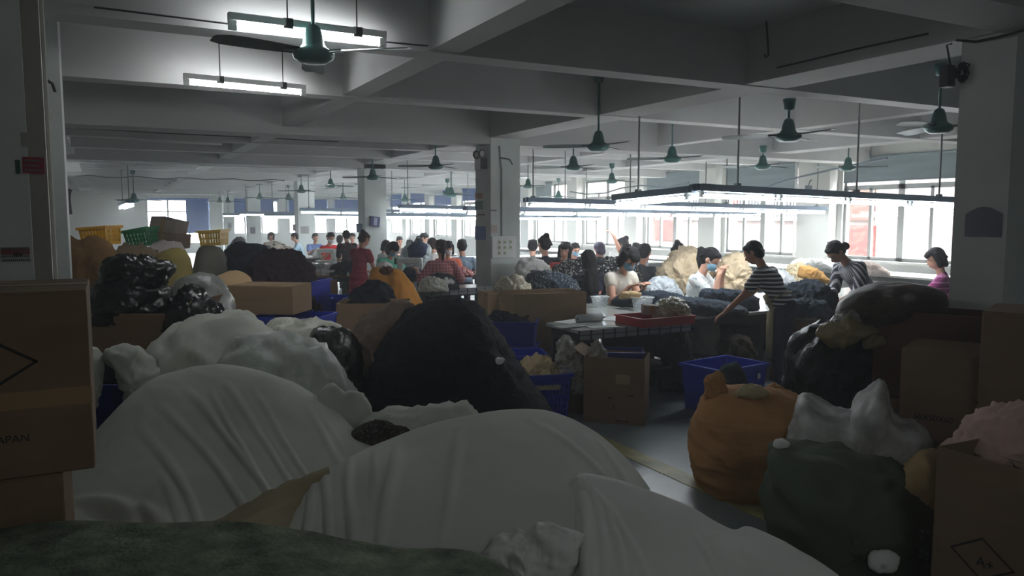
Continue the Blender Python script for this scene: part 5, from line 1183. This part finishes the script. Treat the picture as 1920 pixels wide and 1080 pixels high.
# window-side cartons
carton(at(1690,655,4.5), at(1880,672,4.2), 0.5, 0.52, 'tan carton marked 60X50X60 behind the white plastic bag', CARD2, False, prints=[('text', '60X50X60', -0.07, 0.135, 0.046, 0), ('diamond', 0.27, 0.26, 0.13, 0.11)], tape=False)
carton(at(1690,826,4.5), at(1880,848,4.2), 0.5, 0.0, 'carton below the one marked 60X50X60', CARD2, False, ztop=0.512, tape=False)
carton(at(1640,588,5.15), at(1842,586,4.75), 0.42, 0.62, 'dark brown carton on the black rubbish bag side, under the bale', mat('cardboard_dark_brown', (92,66,54), 0.9, 0.12, 2), True)  # one even dark brown board, deeper than the cartons around it
carton(at(1650,742,5.15), at(1842,750,4.75), 0.42, 0.0, 'carton under the dark brown one beside the rubbish bag', CARD2, False, ztop=0.61, tape=False)
carton(at(1842,588,4.15), at(2010,592,3.9), 0.5, 0.62, 'plain tan carton against the dark window-side column', CARD2, False, tape=False)
carton(at(1842,800,4.15), at(2010,806,3.9), 0.5, 0.0, 'carton under the plain tan one by the window-side column', CARD2, False, ztop=0.61, tape=False)
carton(at(1757,838,3.3), at(1990,893,2.85), 0.55, 0.0, 'open carton in the corner marked with a diamond and A+, holding pinkish cloth', CARD2, True, prints=[('diamond', -0.03, 0.42, 0.13, 0.085), ('text', 'A+', -0.015, 0.405, 0.06, 0), ('bars', -0.31, 0.28, 2, 6, 0.03, 0.03)], ztop=0.83)

# ---- tables
def table(A, B, depth, label, ztop=0.75, top=None, grid=False, shelf=False, thick=0.035, legs=4, name='work_table', panel=None, group=None):
    c, rz, L, z = frame_from(A, B)
    t = thing(name, label, 'table', (c.x, c.y, 0), rz, group); w = L/2
    m = MB(); m.box(-w, 0, ztop-thick, w, depth, ztop); link('table_top', m.mesh('table_top'), top or TOPM, t).modifiers.new('soft', 'BEVEL').width = 0.004
    m = MB(); m.box(-w+0.04, 0.04, ztop-0.12, w-0.04, 0.06, ztop-thick); m.box(-w+0.04, depth-0.06, ztop-0.12, w-0.04, depth-0.04, ztop-thick); m.box(-w+0.04, 0.06, ztop-0.12, -w+0.06, depth-0.06, ztop-thick); m.box(w-0.06, 0.06, ztop-0.12, w-0.04, depth-0.06, ztop-thick); link('apron', m.mesh('apron'), UNDER, t)
    n = max(2, int(round(L/1.3))+1)
    for i in range(n):
        x = -w+0.06+(2*w-0.12)*i/(n-1)
        for y in (0.06, depth-0.06):
            m = MB(); m.box(x-0.02, y-0.02, 0, x+0.02, y+0.02, ztop-thick); link('leg', m.mesh('leg'), UNDER, t)
    if shelf:
        m = MB(); m.box(-w+0.07, depth-0.1, 0.06, w-0.07, depth-0.085, ztop-thick); link('added_shade_panel', m.mesh('added_shade_panel'), UNDER, t)  # dark panel added to block the bright view under the table
        m = MB(); m.box(-w+0.05, 0.08, 0.28, w-0.05, depth-0.08, 0.3); link('shelf', m.mesh('shelf'), UNDER, t)
    if grid:
        m = MB(); k = int(L/0.13)
        for i in range(k+1): m.box(-w+i*L/k-0.006, -0.022, ztop-0.10, -w+i*L/k+0.006, -0.002, ztop-0.002)
        for zz in (ztop-0.10, ztop-0.052): m.box(-w, -0.018, zz, w, -0.004, zz+0.008)
        b_ = MB(); b_.box(-w, -0.012, ztop-0.1, w, -0.002, ztop-0.003); ed = link('edge_board', b_.mesh('edge_board'), GRIDM, t)
        link('edge_slats', m.mesh('edge_slats'), UNDER, ed)
    return t
table((3.86,6.02,0), (5.2,6.02,0), 0.6, 'small light-topped table with a slatted front edge, nearest the open floor', 0.755, TOPM, True, True)
table((4.68,6.68,0), (5.22,6.68,0), 1.25, 'short table end with plastic tubs, behind the red tray', 0.75)
table((5.25,6.34,0), (10.4,6.34,0), 1.6, 'long work table the striped worker leans on', 0.75, TOPM, False, True)
table((5.9,9.3,0), (10.8,9.3,0), 1.5, 'long table under the flowered and beige heaps', 0.72, TOPM, False, True)
table((6.2,11.7,0), (11.6,11.7,0), 1.2, 'long table of the back-turned workers behind the flowered heap', 0.73, TOPW, False, False)
table((13.72,8.0,0), (13.72,24.0,0), 1.0, 'long white bench running along the side windows', 0.74, TOPW, False, False)
table((4.2,10.55,0), (5.22,10.55,0), 0.55, 'small grey table with a slatted edge just left of the main column', 0.75, TOPM, True, False)
table((3.9,13.3,0), (6.3,13.3,0), 0.9, 'long sewing table of the plaid-shirted and mint-shirted workers', 0.75, TOPM, False, False)
table((6.3,14.9,0), (12.0,14.9,0), 1.0, 'table in the row behind the long lamp bank', 0.74, TOPW)
table((5.9,18.4,0), (12.0,18.4,0), 1.0, 'far table in the second row past the second column', 0.74, TOPW)
dk = table((3.2,13.75,0), (4.15,13.75,0), 0.6, 'wooden desk covered with boxes near the second column', 0.76, WOOD, name='desk')
m = MB(); m.box(-0.42,0.0,0.22,0.0,0.5,0.7); q = link('drawer_unit', m.mesh('drawer_unit'), WOOD, dk)
for k in range(3):
    m = MB(); m.box(-0.4,-0.015,0.25+0.15*k,-0.02,0.0,0.38+0.15*k); d_ = link('drawer', m.mesh('drawer'), WOOD, q)
    m = MB(); m.box(-0.25,-0.03,0.31+0.15*k,-0.17,-0.015,0.325+0.15*k); link('drawer_handle', m.mesh('drawer_handle'), STEEL, d_)
table((4.2,17.2,0), (5.1,17.2,0), 0.8, 'sewing table behind the desk, before the second column', 0.76, TOPM)
table((4.0,20.5,0), (9.0,20.5,0), 1.0, 'far sewing table between the second and third columns', 0.76, TOPW)
table((4.4,25.2,0), (7.8,25.2,0), 0.9, 'farthest table between the third and fourth columns', 0.8, TOPW)
# ---- on the small front table
def sheet_on(u, v, z, w_, d_, rz, m_, label, cat, name, n=1, th=0.004):
    p = onz(u, v, z); t = thing(name, label, cat, p, rz)
    g = MB(); g.box(-w_/2, -d_/2, 0, w_/2, d_/2, th); link('sheet', g.mesh('sheet'), m_, t)
    return t
sheet_on(1085, 603, 0.756, 0.42, 0.3, 0.3, PAPER, 'grey pattern sheets spread at the left end of the small front table', 'paper', 'pattern_sheets')
sheet_on(1068, 612, 0.761, 0.3, 0.16, 0.1, mat('grey_card', (150,154,154), 0.7, 0.06, 5), 'grey card strip on the pattern sheets at the table corner', 'card', 'card_strip')
sheet_on(1130, 613, 0.756, 0.3, 0.14, -0.15, mat('grey_card2', (168,172,168), 0.7, 0.06, 5), 'light grey card lying near the slatted edge of the small table', 'card', 'card_strip')
sheet_on(1150, 598, 0.756, 0.34, 0.2, 0.6, PAPER, 'white sheet of paper beside the grey roll on the small table', 'paper', 'paper_sheet')
p = onz(1105, 596, 0.8); t = thing('fabric_roll', 'short grey cloth roll lying on the papers of the small table', 'roll', p, 0.1)
m = MB(); m.tube([(-0.15,0,0.0),(0.15,0,0.0)], 0.042, 16); link('roll_body', m.mesh('roll_body'), cloth('grey_roll', (170,176,176), 0.06, 0.2, 9), t, True)
m = MB(); m.tube([(-0.152,0,0),(0.152,0,0)], 0.012, 10); link('core', m.mesh('core'), DARK, t, True)
p = onz(1228, 606, 0.757); t = thing('red_tray', 'red plastic tray full of paper labels on the small table', 'tray', p, 0.02)
m = MB(); w_, d_, h_ = 0.32, 0.22, 0.085
m.box(-w_,-d_,0,w_,-d_+0.008,h_); m.box(-w_,d_-0.008,0,w_,d_,h_); m.box(-w_,-d_,0,-w_+0.008,d_,h_); m.box(w_-0.008,-d_,0,w_,d_,h_); m.box(-w_,-d_,0,w_,d_,0.006); link('tray_body', m.mesh('tray_body'), REDP, t)
m = MB(); m.box(-w_-0.012,-d_-0.012,h_-0.012,w_+0.012,-d_,h_); m.box(-w_-0.012,d_,h_-0.012,w_+0.012,d_+0.012,h_); m.box(-w_-0.012,-d_,h_-0.012,-w_,d_,h_); m.box(w_,-d_,h_-0.012,w_+0.012,d_,h_); link('rim', m.mesh('rim'), REDP, t)
heap('plastic_parcel', 'clear plastic parcel of mixed labels lying on the red tray', 'parcel', [(1225,590),(1232,572),(1245,562),(1262,560),(1280,566),(1290,578),(1292,592)], 7.75, 0.14, film('label_parcel', (168,164,140), 0.85, 0.2, 0.8, 14, 0.7), base=0.8, amp=0.02, scale=12, seed=66)
carton_on(1207, 572, 1240, 574, 7.7, 0.1, 0.14, 'small grey card box standing in the red tray', CARDG)
def tub(u, v, D, w_, h_, label):
    p = onz(u, v, 0.752); t = thing('plastic_tub', label, 'tub', p, -0.1)
    prof = [(w_*0.36,0.0),(w_*0.38,0.004),(w_*0.5,h_),(w_*0.54,h_+0.003),(w_*0.54,h_-0.006),(w_*0.49,h_-0.004),(w_*0.365,0.008)]
    g = MB(); n = 28; vs = []
    for r, z in prof:
        for k in range(n):
            a = 2*math.pi*k/n; c_, s_ = math.cos(a), math.sin(a); q = 1/max(abs(c_), abs(s_))**0.7
            vs.append((r*c_*q, r*0.7*s_*q, z))
    fs = [(i*n+k, i*n+(k+1) % n, (i+1)*n+(k+1) % n, (i+1)*n+k) for i in range(len(prof)-1) for k in range(n)]
    fs.append(tuple(range(n-1,-1,-1))); g.add(vs, fs)
    link('tub_body', g.mesh('tub_body'), film('clear_tub', (216,220,224), 0.45, 0.15, 0.0, 5, 0.6), t, True)
    g = MB(); pts = []
    for k in range(n+1):
        a = 2*math.pi*k/n; c_, s_ = math.cos(a), math.sin(a); q = 1/max(abs(c_), abs(s_))**0.7; pts.append((w_*0.53*c_*q, w_*0.53*0.7*s_*q, h_))
    g.tube(pts, 0.005, 6); link('rim', g.mesh('rim'), film('clear_tub_rim', (226,230,232), 0.8, 0.15, 0, 5, 0.6), t, True)
tub(1125, 575, 8.7, 0.2, 0.12, 'empty clear plastic tub near the large open carton')
tub(1204, 580, 8.25, 0.24, 0.14, 'bigger clear plastic tub in front of the white-topped masked worker')
# ---- on the long work table
JM = cloth('charcoal_denim', (46,54,64), 0.15, 0.6, 9)
heap('dark_garment', 'folded charcoal garment at the end of the work table beside the red tray', 'garment', [(1293,588),(1297,575),(1310,568),(1335,570),(1360,574),(1395,580),(1400,590)], 8.35, 0.22, JM, base=0.75, amp=0.025, scale=7, seed=70)
heap('dark_garment', 'charcoal garment spread in front of the white-topped masked worker', 'garment', [(1150,562),(1170,553),(1200,549),(1240,548),(1275,555),(1290,566)], 9.2, 0.2, JM, base=0.75, amp=0.02, scale=7, seed=71)
heap('dark_garment', 'long rolled charcoal garment in front of the printed-blouse worker', 'garment', [(1310,560),(1318,546),(1340,543),(1370,545),(1400,549),(1420,560)], 8.9, 0.16, JM, base=0.75, amp=0.02, scale=8, seed=72)
heap('dark_garment', 'charcoal garment lying under the hands of the striped worker', 'garment', [(1215,580),(1240,565),(1270,560),(1310,562),(1370,570),(1390,582)], 8.55, 0.22, cloth('charcoal_denim2', (60,70,80), 0.15, 0.6, 9), base=0.75, amp=0.02, scale=8, seed=73)
heap('dark_garment', 'big folded charcoal garment between the striped and thin-striped workers', 'garment', [(1448,585),(1452,555),(1465,542),(1490,535),(1520,534),(1550,540),(1565,555),(1570,580)], 8.6, 0.26, JM, base=0.75, amp=0.03, scale=6, seed=74)
heap('dark_garment', 'rolled charcoal garment at the table edge before the thin-striped worker', 'garment', [(1460,585),(1468,570),(1490,563),(1520,562),(1548,568),(1556,582)], 8.2, 0.14, MATS['charcoal_denim2'], base=0.75, amp=0.022, scale=8, seed=75)
heap('brown_folder', 'small tan cloth pad under the hands of the white-topped worker', 'pad', [(1160,560),(1165,549),(1185,546),(1203,549),(1200,558)], 8.95, 0.08, cloth('tan_pad', (190,160,120), 0.08, 0.3, 8), closed=True, base=0.75, amp=0.006, scale=9, seed=76)
heap('white_film', 'translucent white plastic over a heap beside the beige ruffles', 'plastic wrap', [(1206,560),(1212,535),(1225,523),(1245,520),(1262,528),(1275,545),(1282,560)], 10.0, 0.25, film('white_wrap', (214,222,230), 0.72, 0.3, 0.6, 10), base=0.7, amp=0.02, scale=7, seed=77)
FLOR = cloth('black_white_floral', (44,46,52), 0.15, 0.4, 9, c2=(200,202,190), pscale=26, thr=0.36)
heap('flowered_heap', 'tall black-and-white flowered fabric heap', 'fabric heap', [(1028,545),(1034,520),(1042,500),(1060,492),(1090,488),(1120,487),(1150,487),(1175,484),(1190,495),(1200,520),(1205,555)], 11.3, 0.5, FLOR, base=0.7, amp=0.035, scale=5, seed=80)
heap('flowered_heap', 'grey paisley fabric heap in front of the tall flowered heap', 'fabric heap', [(985,560),(988,525),(1000,512),(1020,510),(1045,514),(1065,522),(1080,535),(1085,560)], 9.9, 0.3, cloth('grey_paisley', (58,66,76), 0.15, 0.4, 9, c2=(150,156,160), pscale=32, thr=0.34), base=0.7, amp=0.035, scale=6, seed=81)
heap('flowered_heap', 'pale beige patterned fabric heap behind the rim of the large open carton', 'fabric heap', [(925,555),(932,535),(945,523),(965,519),(980,524),(992,540),(995,558)], 9.3, 0.25, cloth('beige_pattern', (190,182,164), 0.1, 0.4, 9, c2=(110,104,96), pscale=40, thr=0.3), base=0.6, amp=0.03, scale=7, seed=82)
heap('white_heap', 'white fabric heap behind the grey paisley heap', 'fabric heap', [(966,530),(970,500),(980,487),(1000,485),(1015,492),(1030,502),(1040,520)], 11.7, 0.35, cloth('bright_white', (236,234,230), 0.04, 0.4, 6), base=0.7, amp=0.03, scale=5, seed=83)
RUF = cloth('beige_ruffle', (214,194,164), 0.08, 0.7, 6)
heap('ruffled_heap', 'tall beige ruffled fabric heap behind the printed-blouse worker', 'fabric heap', [(1222,555),(1232,530),(1248,500),(1265,482),(1285,470),(1305,475),(1318,485),(1330,510),(1335,555)], 10.9, 0.5, RUF, base=0.7, amp=0.06, scale=5, seed=84, fine=0.6)
heap('ruffled_heap', 'beige ruffled fabric heap between the printed-blouse and striped workers', 'fabric heap', [(1345,555),(1352,510),(1362,488),(1378,482),(1392,486),(1400,510),(1405,555)], 10.6, 0.4, RUF, base=0.7, amp=0.05, scale=6, seed=85, fine=0.6)
heap('pale_cloth', 'pale bluish plastic-covered cloth beside the striped worker', 'cloth', [(1440,545),(1444,520),(1455,508),(1475,512),(1488,528),(1494,545)], 9.8, 0.25, film('pale_blue_film', (206,210,216), 0.9, 0.35, 0.5, 9), base=0.7, amp=0.025, scale=7, seed=86)
heap('patterned_cloth', 'spotted beige cloth heap by the orange cloth', 'cloth', [(1470,540),(1474,512),(1482,500),(1500,495),(1515,503),(1525,520),(1530,545)], 10.2, 0.28, cloth('spotted_beige', (206,190,156), 0.1, 0.4, 9, c2=(90,84,74), pscale=30, thr=0.24), base=0.7, amp=0.03, scale=7, seed=87)
heap('orange_cloth', 'orange cloth draped over the spotted beige heap', 'cloth', [(1496,515),(1500,500),(1515,499),(1530,505),(1545,515),(1556,528),(1540,532),(1515,526)], 9.6, 0.14, cloth('orange_cloth', (200,152,92), 0.08, 0.3, 7), closed=True, base=0.85, amp=0.014, scale=7, seed=88)
heap('dark_garment', 'black garment bundle below the orange cloth', 'garment', [(1480,548),(1490,532),(1510,526),(1535,528),(1552,540),(1556,552)], 9.2, 0.2, MATS['navy_cloth'], base=0.75, amp=0.02, scale=8, seed=89)
heap('pink_white_heap', 'pinkish white cloth on the bench below the big blind window', 'cloth', [(1595,510),(1605,496),(1625,492),(1645,497),(1665,510)], 14.2, 0.3, cloth('pinkish_white', (228,206,196), 0.06, 0.4, 8), base=0.74, amp=0.025, scale=6, seed=90)
heap('white_heap', 'white cloth heap on the bench behind the thin-striped worker', 'fabric heap', [(1480,502),(1490,490),(1520,486),(1550,490),(1580,500)], 15.6, 0.3, MATS['bright_white'], base=0.74, amp=0.03, scale=5, seed=91)
# ---- under the long work table
heap('pale_grey_bag', 'pale grey cloth hanging under the long work table', 'cloth', [(1303,690),(1304,610),(1308,600),(1340,600),(1347,612),(1346,690)], 8.55, 0.14, cloth('grey_hang', (128,130,122), 0.08, 0.3, 6), base=0.3, amp=0.012, scale=6, seed=92)
heap('dark_sack', 'dark sack under the end of the work table beneath the red tray', 'sack', [(1240,720),(1245,640),(1262,620),(1285,622),(1296,650),(1300,720)], 8.0, 0.25, cloth('dark_sack', (44,44,44), 0.15, 0.4, 7), amp=0.02, scale=6, seed=93)
heap('dark_sack', 'dark brownish sacks under the work table beside the hanging grey cloth', 'sack', [(1345,715),(1350,650),(1370,632),(1400,634),(1412,660),(1420,715)], 8.4, 0.3, cloth('dark_brown_sack', (62,52,44), 0.15, 0.4, 7), amp=0.03, scale=6, seed=94)
carton(at(1492,606,8.5), at(1540,602,8.45), 0.35, 0.305, 'rosy brown box on the shelf under the far end of the work table', mat('rosy_board', (140,104,90), 0.85, 0.1, 3))
heap('red_cloth', 'dull red cloth under the work table behind the striped worker', 'cloth', [(1450,690),(1455,610),(1465,597),(1485,597),(1492,620),(1496,690)], 8.5, 0.2, cloth('dull_red', (112,52,54), 0.15, 0.4, 7), amp=0.02, scale=6, seed=95)
# ---- clutter on the far tables
g_ = 'small white boxes on the desk'
for k, (u, lab) in enumerate([(597,'first'),(607,'second'),(617,'third'),(628,'fourth'),(640,'fifth'),(655,'sixth')]):
    wd = (9,8,9,11,6,9)[k]; p = at(u, 517, 13.85); p.z = 0.762
    t = thing('small_box', 'small whitish box on the front of the wooden desk, %s of the row' % lab, 'box', p, -0.1, g_)
    h = (0.1,0.12,0.09,0.1,0.11,0.07)[k]; w2 = wd*13.85/1450/2
    m = MB(); m.box(-w2, 0, 0, w2, 0.1, h); link('box_body', m.mesh('box_body'), PAPER if k % 2 else mat('offwhite_card', (200,192,176), 0.8, 0.06, 5), t).modifiers.new('soft', 'BEVEL').width = 0.004
    m = MB(); m.box(-w2-0.002, -0.002, h-0.025, w2+0.002, 0.102, h+0.002); link('lid', m.mesh('lid'), PAPER, t)
heap('dark_garment', 'black cloth draped over the rear of the wooden desk', 'garment', [(612,520),(622,500),(640,492),(660,492),(672,504),(675,522)], 14.1, 0.25, MATS['navy_cloth'], base=0.76, amp=0.02, scale=6, seed=96)
heap('pale_cloth', 'grey and white cloth at the end of the wooden desk', 'cloth', [(585,520),(590,503),(605,496),(620,500),(628,512),(630,520)], 14.2, 0.25, cloth('grey_white', (190,194,194), 0.12, 0.4, 8, c2=(120,124,128), pscale=20, thr=0.3), base=0.76, amp=0.03, scale=7, seed=97)
SEWM = mat('sewing_machine_enamel', (206,212,208), 0.35, 0.05, 4)
def sewing_machine(u, v, D, rz, label):
    p = at(u, v, D); p.z = 0.765; t = thing('sewing_machine', label, 'sewing machine', p, rz, 'sewing machines on the far tables')
    m = MB(); m.box(-0.24,-0.09,0,0.24,0.09,0.04); link('bed', m.mesh('bed'), SEWM, t).modifiers.new('soft', 'BEVEL').width = 0.01
    m = MB(); m.box(0.14,-0.06,0.04,0.24,0.06,0.3); link('pillar', m.mesh('pillar'), SEWM, t).modifiers.new('soft', 'BEVEL').width = 0.015
    m = MB(); m.box(-0.22,-0.055,0.21,0.2,0.055,0.31); link('arm', m.mesh('arm'), SEWM, t).modifiers.new('soft', 'BEVEL').width = 0.02
    m = MB(); m.box(-0.22,-0.05,0.1,-0.14,0.05,0.22); link('head', m.mesh('head'), SEWM, t).modifiers.new('soft', 'BEVEL').width = 0.012
    m = MB(); m.tube([(0.25,0,0.25),(0.29,0,0.25)], 0.06, 16); link('hand_wheel', m.mesh('hand_wheel'), DARK, t)
    m = MB(); m.tube([(-0.18,0,0.1),(-0.18,0,0.045)], 0.008, 6); link('needle_bar', m.mesh('needle_bar'), STEEL, t)
sewing_machine(612, 492, 18.2, 0.2, 'white sewing machine nearest the third column')
sewing_machine(640, 494, 17.6, 0.1, 'white sewing machine right behind the cloth on the desk')
sewing_machine(625, 485, 21.0, 0.3, 'white sewing machine in front of the scarlet-shirted worker')
sewing_machine(770, 503, 14.0, 2.6, 'white sewing machine at the hands of the mint-shirted worker')
heap('navy_garment', 'navy jacket heaped over pale plastic behind the mint-shirted worker', 'garment', [(768,480),(765,465),(775,456),(790,455),(800,460),(797,475),(785,486),(775,487)], 14.9, 0.2, cloth('navy_jacket', (44,56,86), 0.12, 0.4, 9), closed=True, base=0.8, amp=0.02, scale=8, seed=98)
heap('plastic_bundle', 'grey-white plastic bundle under the navy jacket', 'bundle', [(752,505),(756,470),(768,458),(790,456),(806,465),(808,490),(806,505)], 15.3, 0.3, film('pale_bundle_film', (190,202,206), 0.9, 0.35, 0.6, 10), base=0.74, amp=0.03, scale=6, seed=99)
heap('white_cloth', 'white cloth beside the hands of the rose-dressed person', 'cloth', [(704,505),(710,494),(722,491),(734,497),(737,506)], 13.9, 0.15, MATS['bright_white'], base=0.75, amp=0.015, scale=8, seed=100)
heap('red_garment', 'red and white cloth under the hands of the plaid ponytail worker', 'cloth', [(798,512),(805,500),(822,498),(850,500),(872,503),(885,510)], 13.7, 0.15, cloth('red_white', (176,90,90), 0.2, 0.4, 9, c2=(220,206,200), pscale=18, thr=0.35), base=0.75, amp=0.02, scale=9, seed=101)
heap('blue_garment', 'dark blue cloth on the sewing table by the mint-shirted worker', 'cloth', [(755,510),(762,502),(776,500),(788,506),(790,512)], 13.7, 0.12, MATS['navy_jacket'], base=0.75, amp=0.012, scale=9, seed=102)
heap('dark_garment', 'dark cloth with a white sleeve on the small grey table', 'garment', [(788,540),(800,522),(820,514),(840,516),(855,526),(862,540)], 11.3, 0.18, cloth('dark_white', (44,46,52), 0.1, 0.4, 8, c2=(206,206,204), pscale=5, thr=0.3), base=0.75, amp=0.02, scale=8, seed=103)
heap('pale_cloth', 'pale plastic-wrapped cloth on the small grey table', 'cloth', [(786,535),(792,523),(805,520),(822,522),(836,530),(838,540)], 11.0, 0.14, film('pale_wrap3', (196,196,186), 0.9, 0.3, 0.6, 12), base=0.75, amp=0.015, scale=9, seed=104)
heap('white_heap', 'white and grey cloth heaped on the far table past the third column', 'fabric heap', [(490,472),(498,458),(515,455),(530,460),(545,468),(548,475)], 24.0, 0.4, cloth('mixed_far', (190,180,166), 0.15, 0.4, 5, c2=(60,64,70), pscale=6, thr=0.35), base=0.8, amp=0.05, scale=4, seed=105)
heap('white_heap', 'white cloth on the table beside the scarlet-shirted worker', 'fabric heap', [(588,478),(596,467),(612,466),(630,470),(645,478)], 20.6, 0.3, MATS['bright_white'], base=0.76, amp=0.03, scale=4, seed=106)
heap('white_heap', 'white cloth heap on the bench seen past the high-bun worker', 'fabric heap', [(1120,480),(1130,470),(1150,467),(1160,475),(1165,482)], 18.0, 0.3, MATS['bright_white'], base=0.74, amp=0.03, scale=5, seed=107)
# ------------------------------------------------------------------ haze volume added to imitate lens bloom and wash the far end
hz_m = bpy.data.materials.new('veil_haze'); hz_m.use_nodes = True; t_ = hz_m.node_tree
t_.nodes.remove(t_.nodes['Principled BSDF']); vs_ = t_.nodes.new('ShaderNodeVolumeScatter'); vs_.inputs['Color'].default_value = (0.93, 0.96, 1.0, 1); vs_.inputs['Density'].default_value = HAZE; vs_.inputs['Anisotropy'].default_value = 0.35
t_.links.new(vs_.outputs[0], t_.nodes['Material Output'].inputs['Volume'])
mb = MB(); mb.box(X0-0.15, Y0-0.15, -0.1, X1+0.14, Y1+0.14, ZC+0.1); hz_o = struct('haze', mb, hz_m); hz_o['kind'] = 'stuff'; tag(hz_o, 'thin haze added through the hall for a milky veil', 'haze')
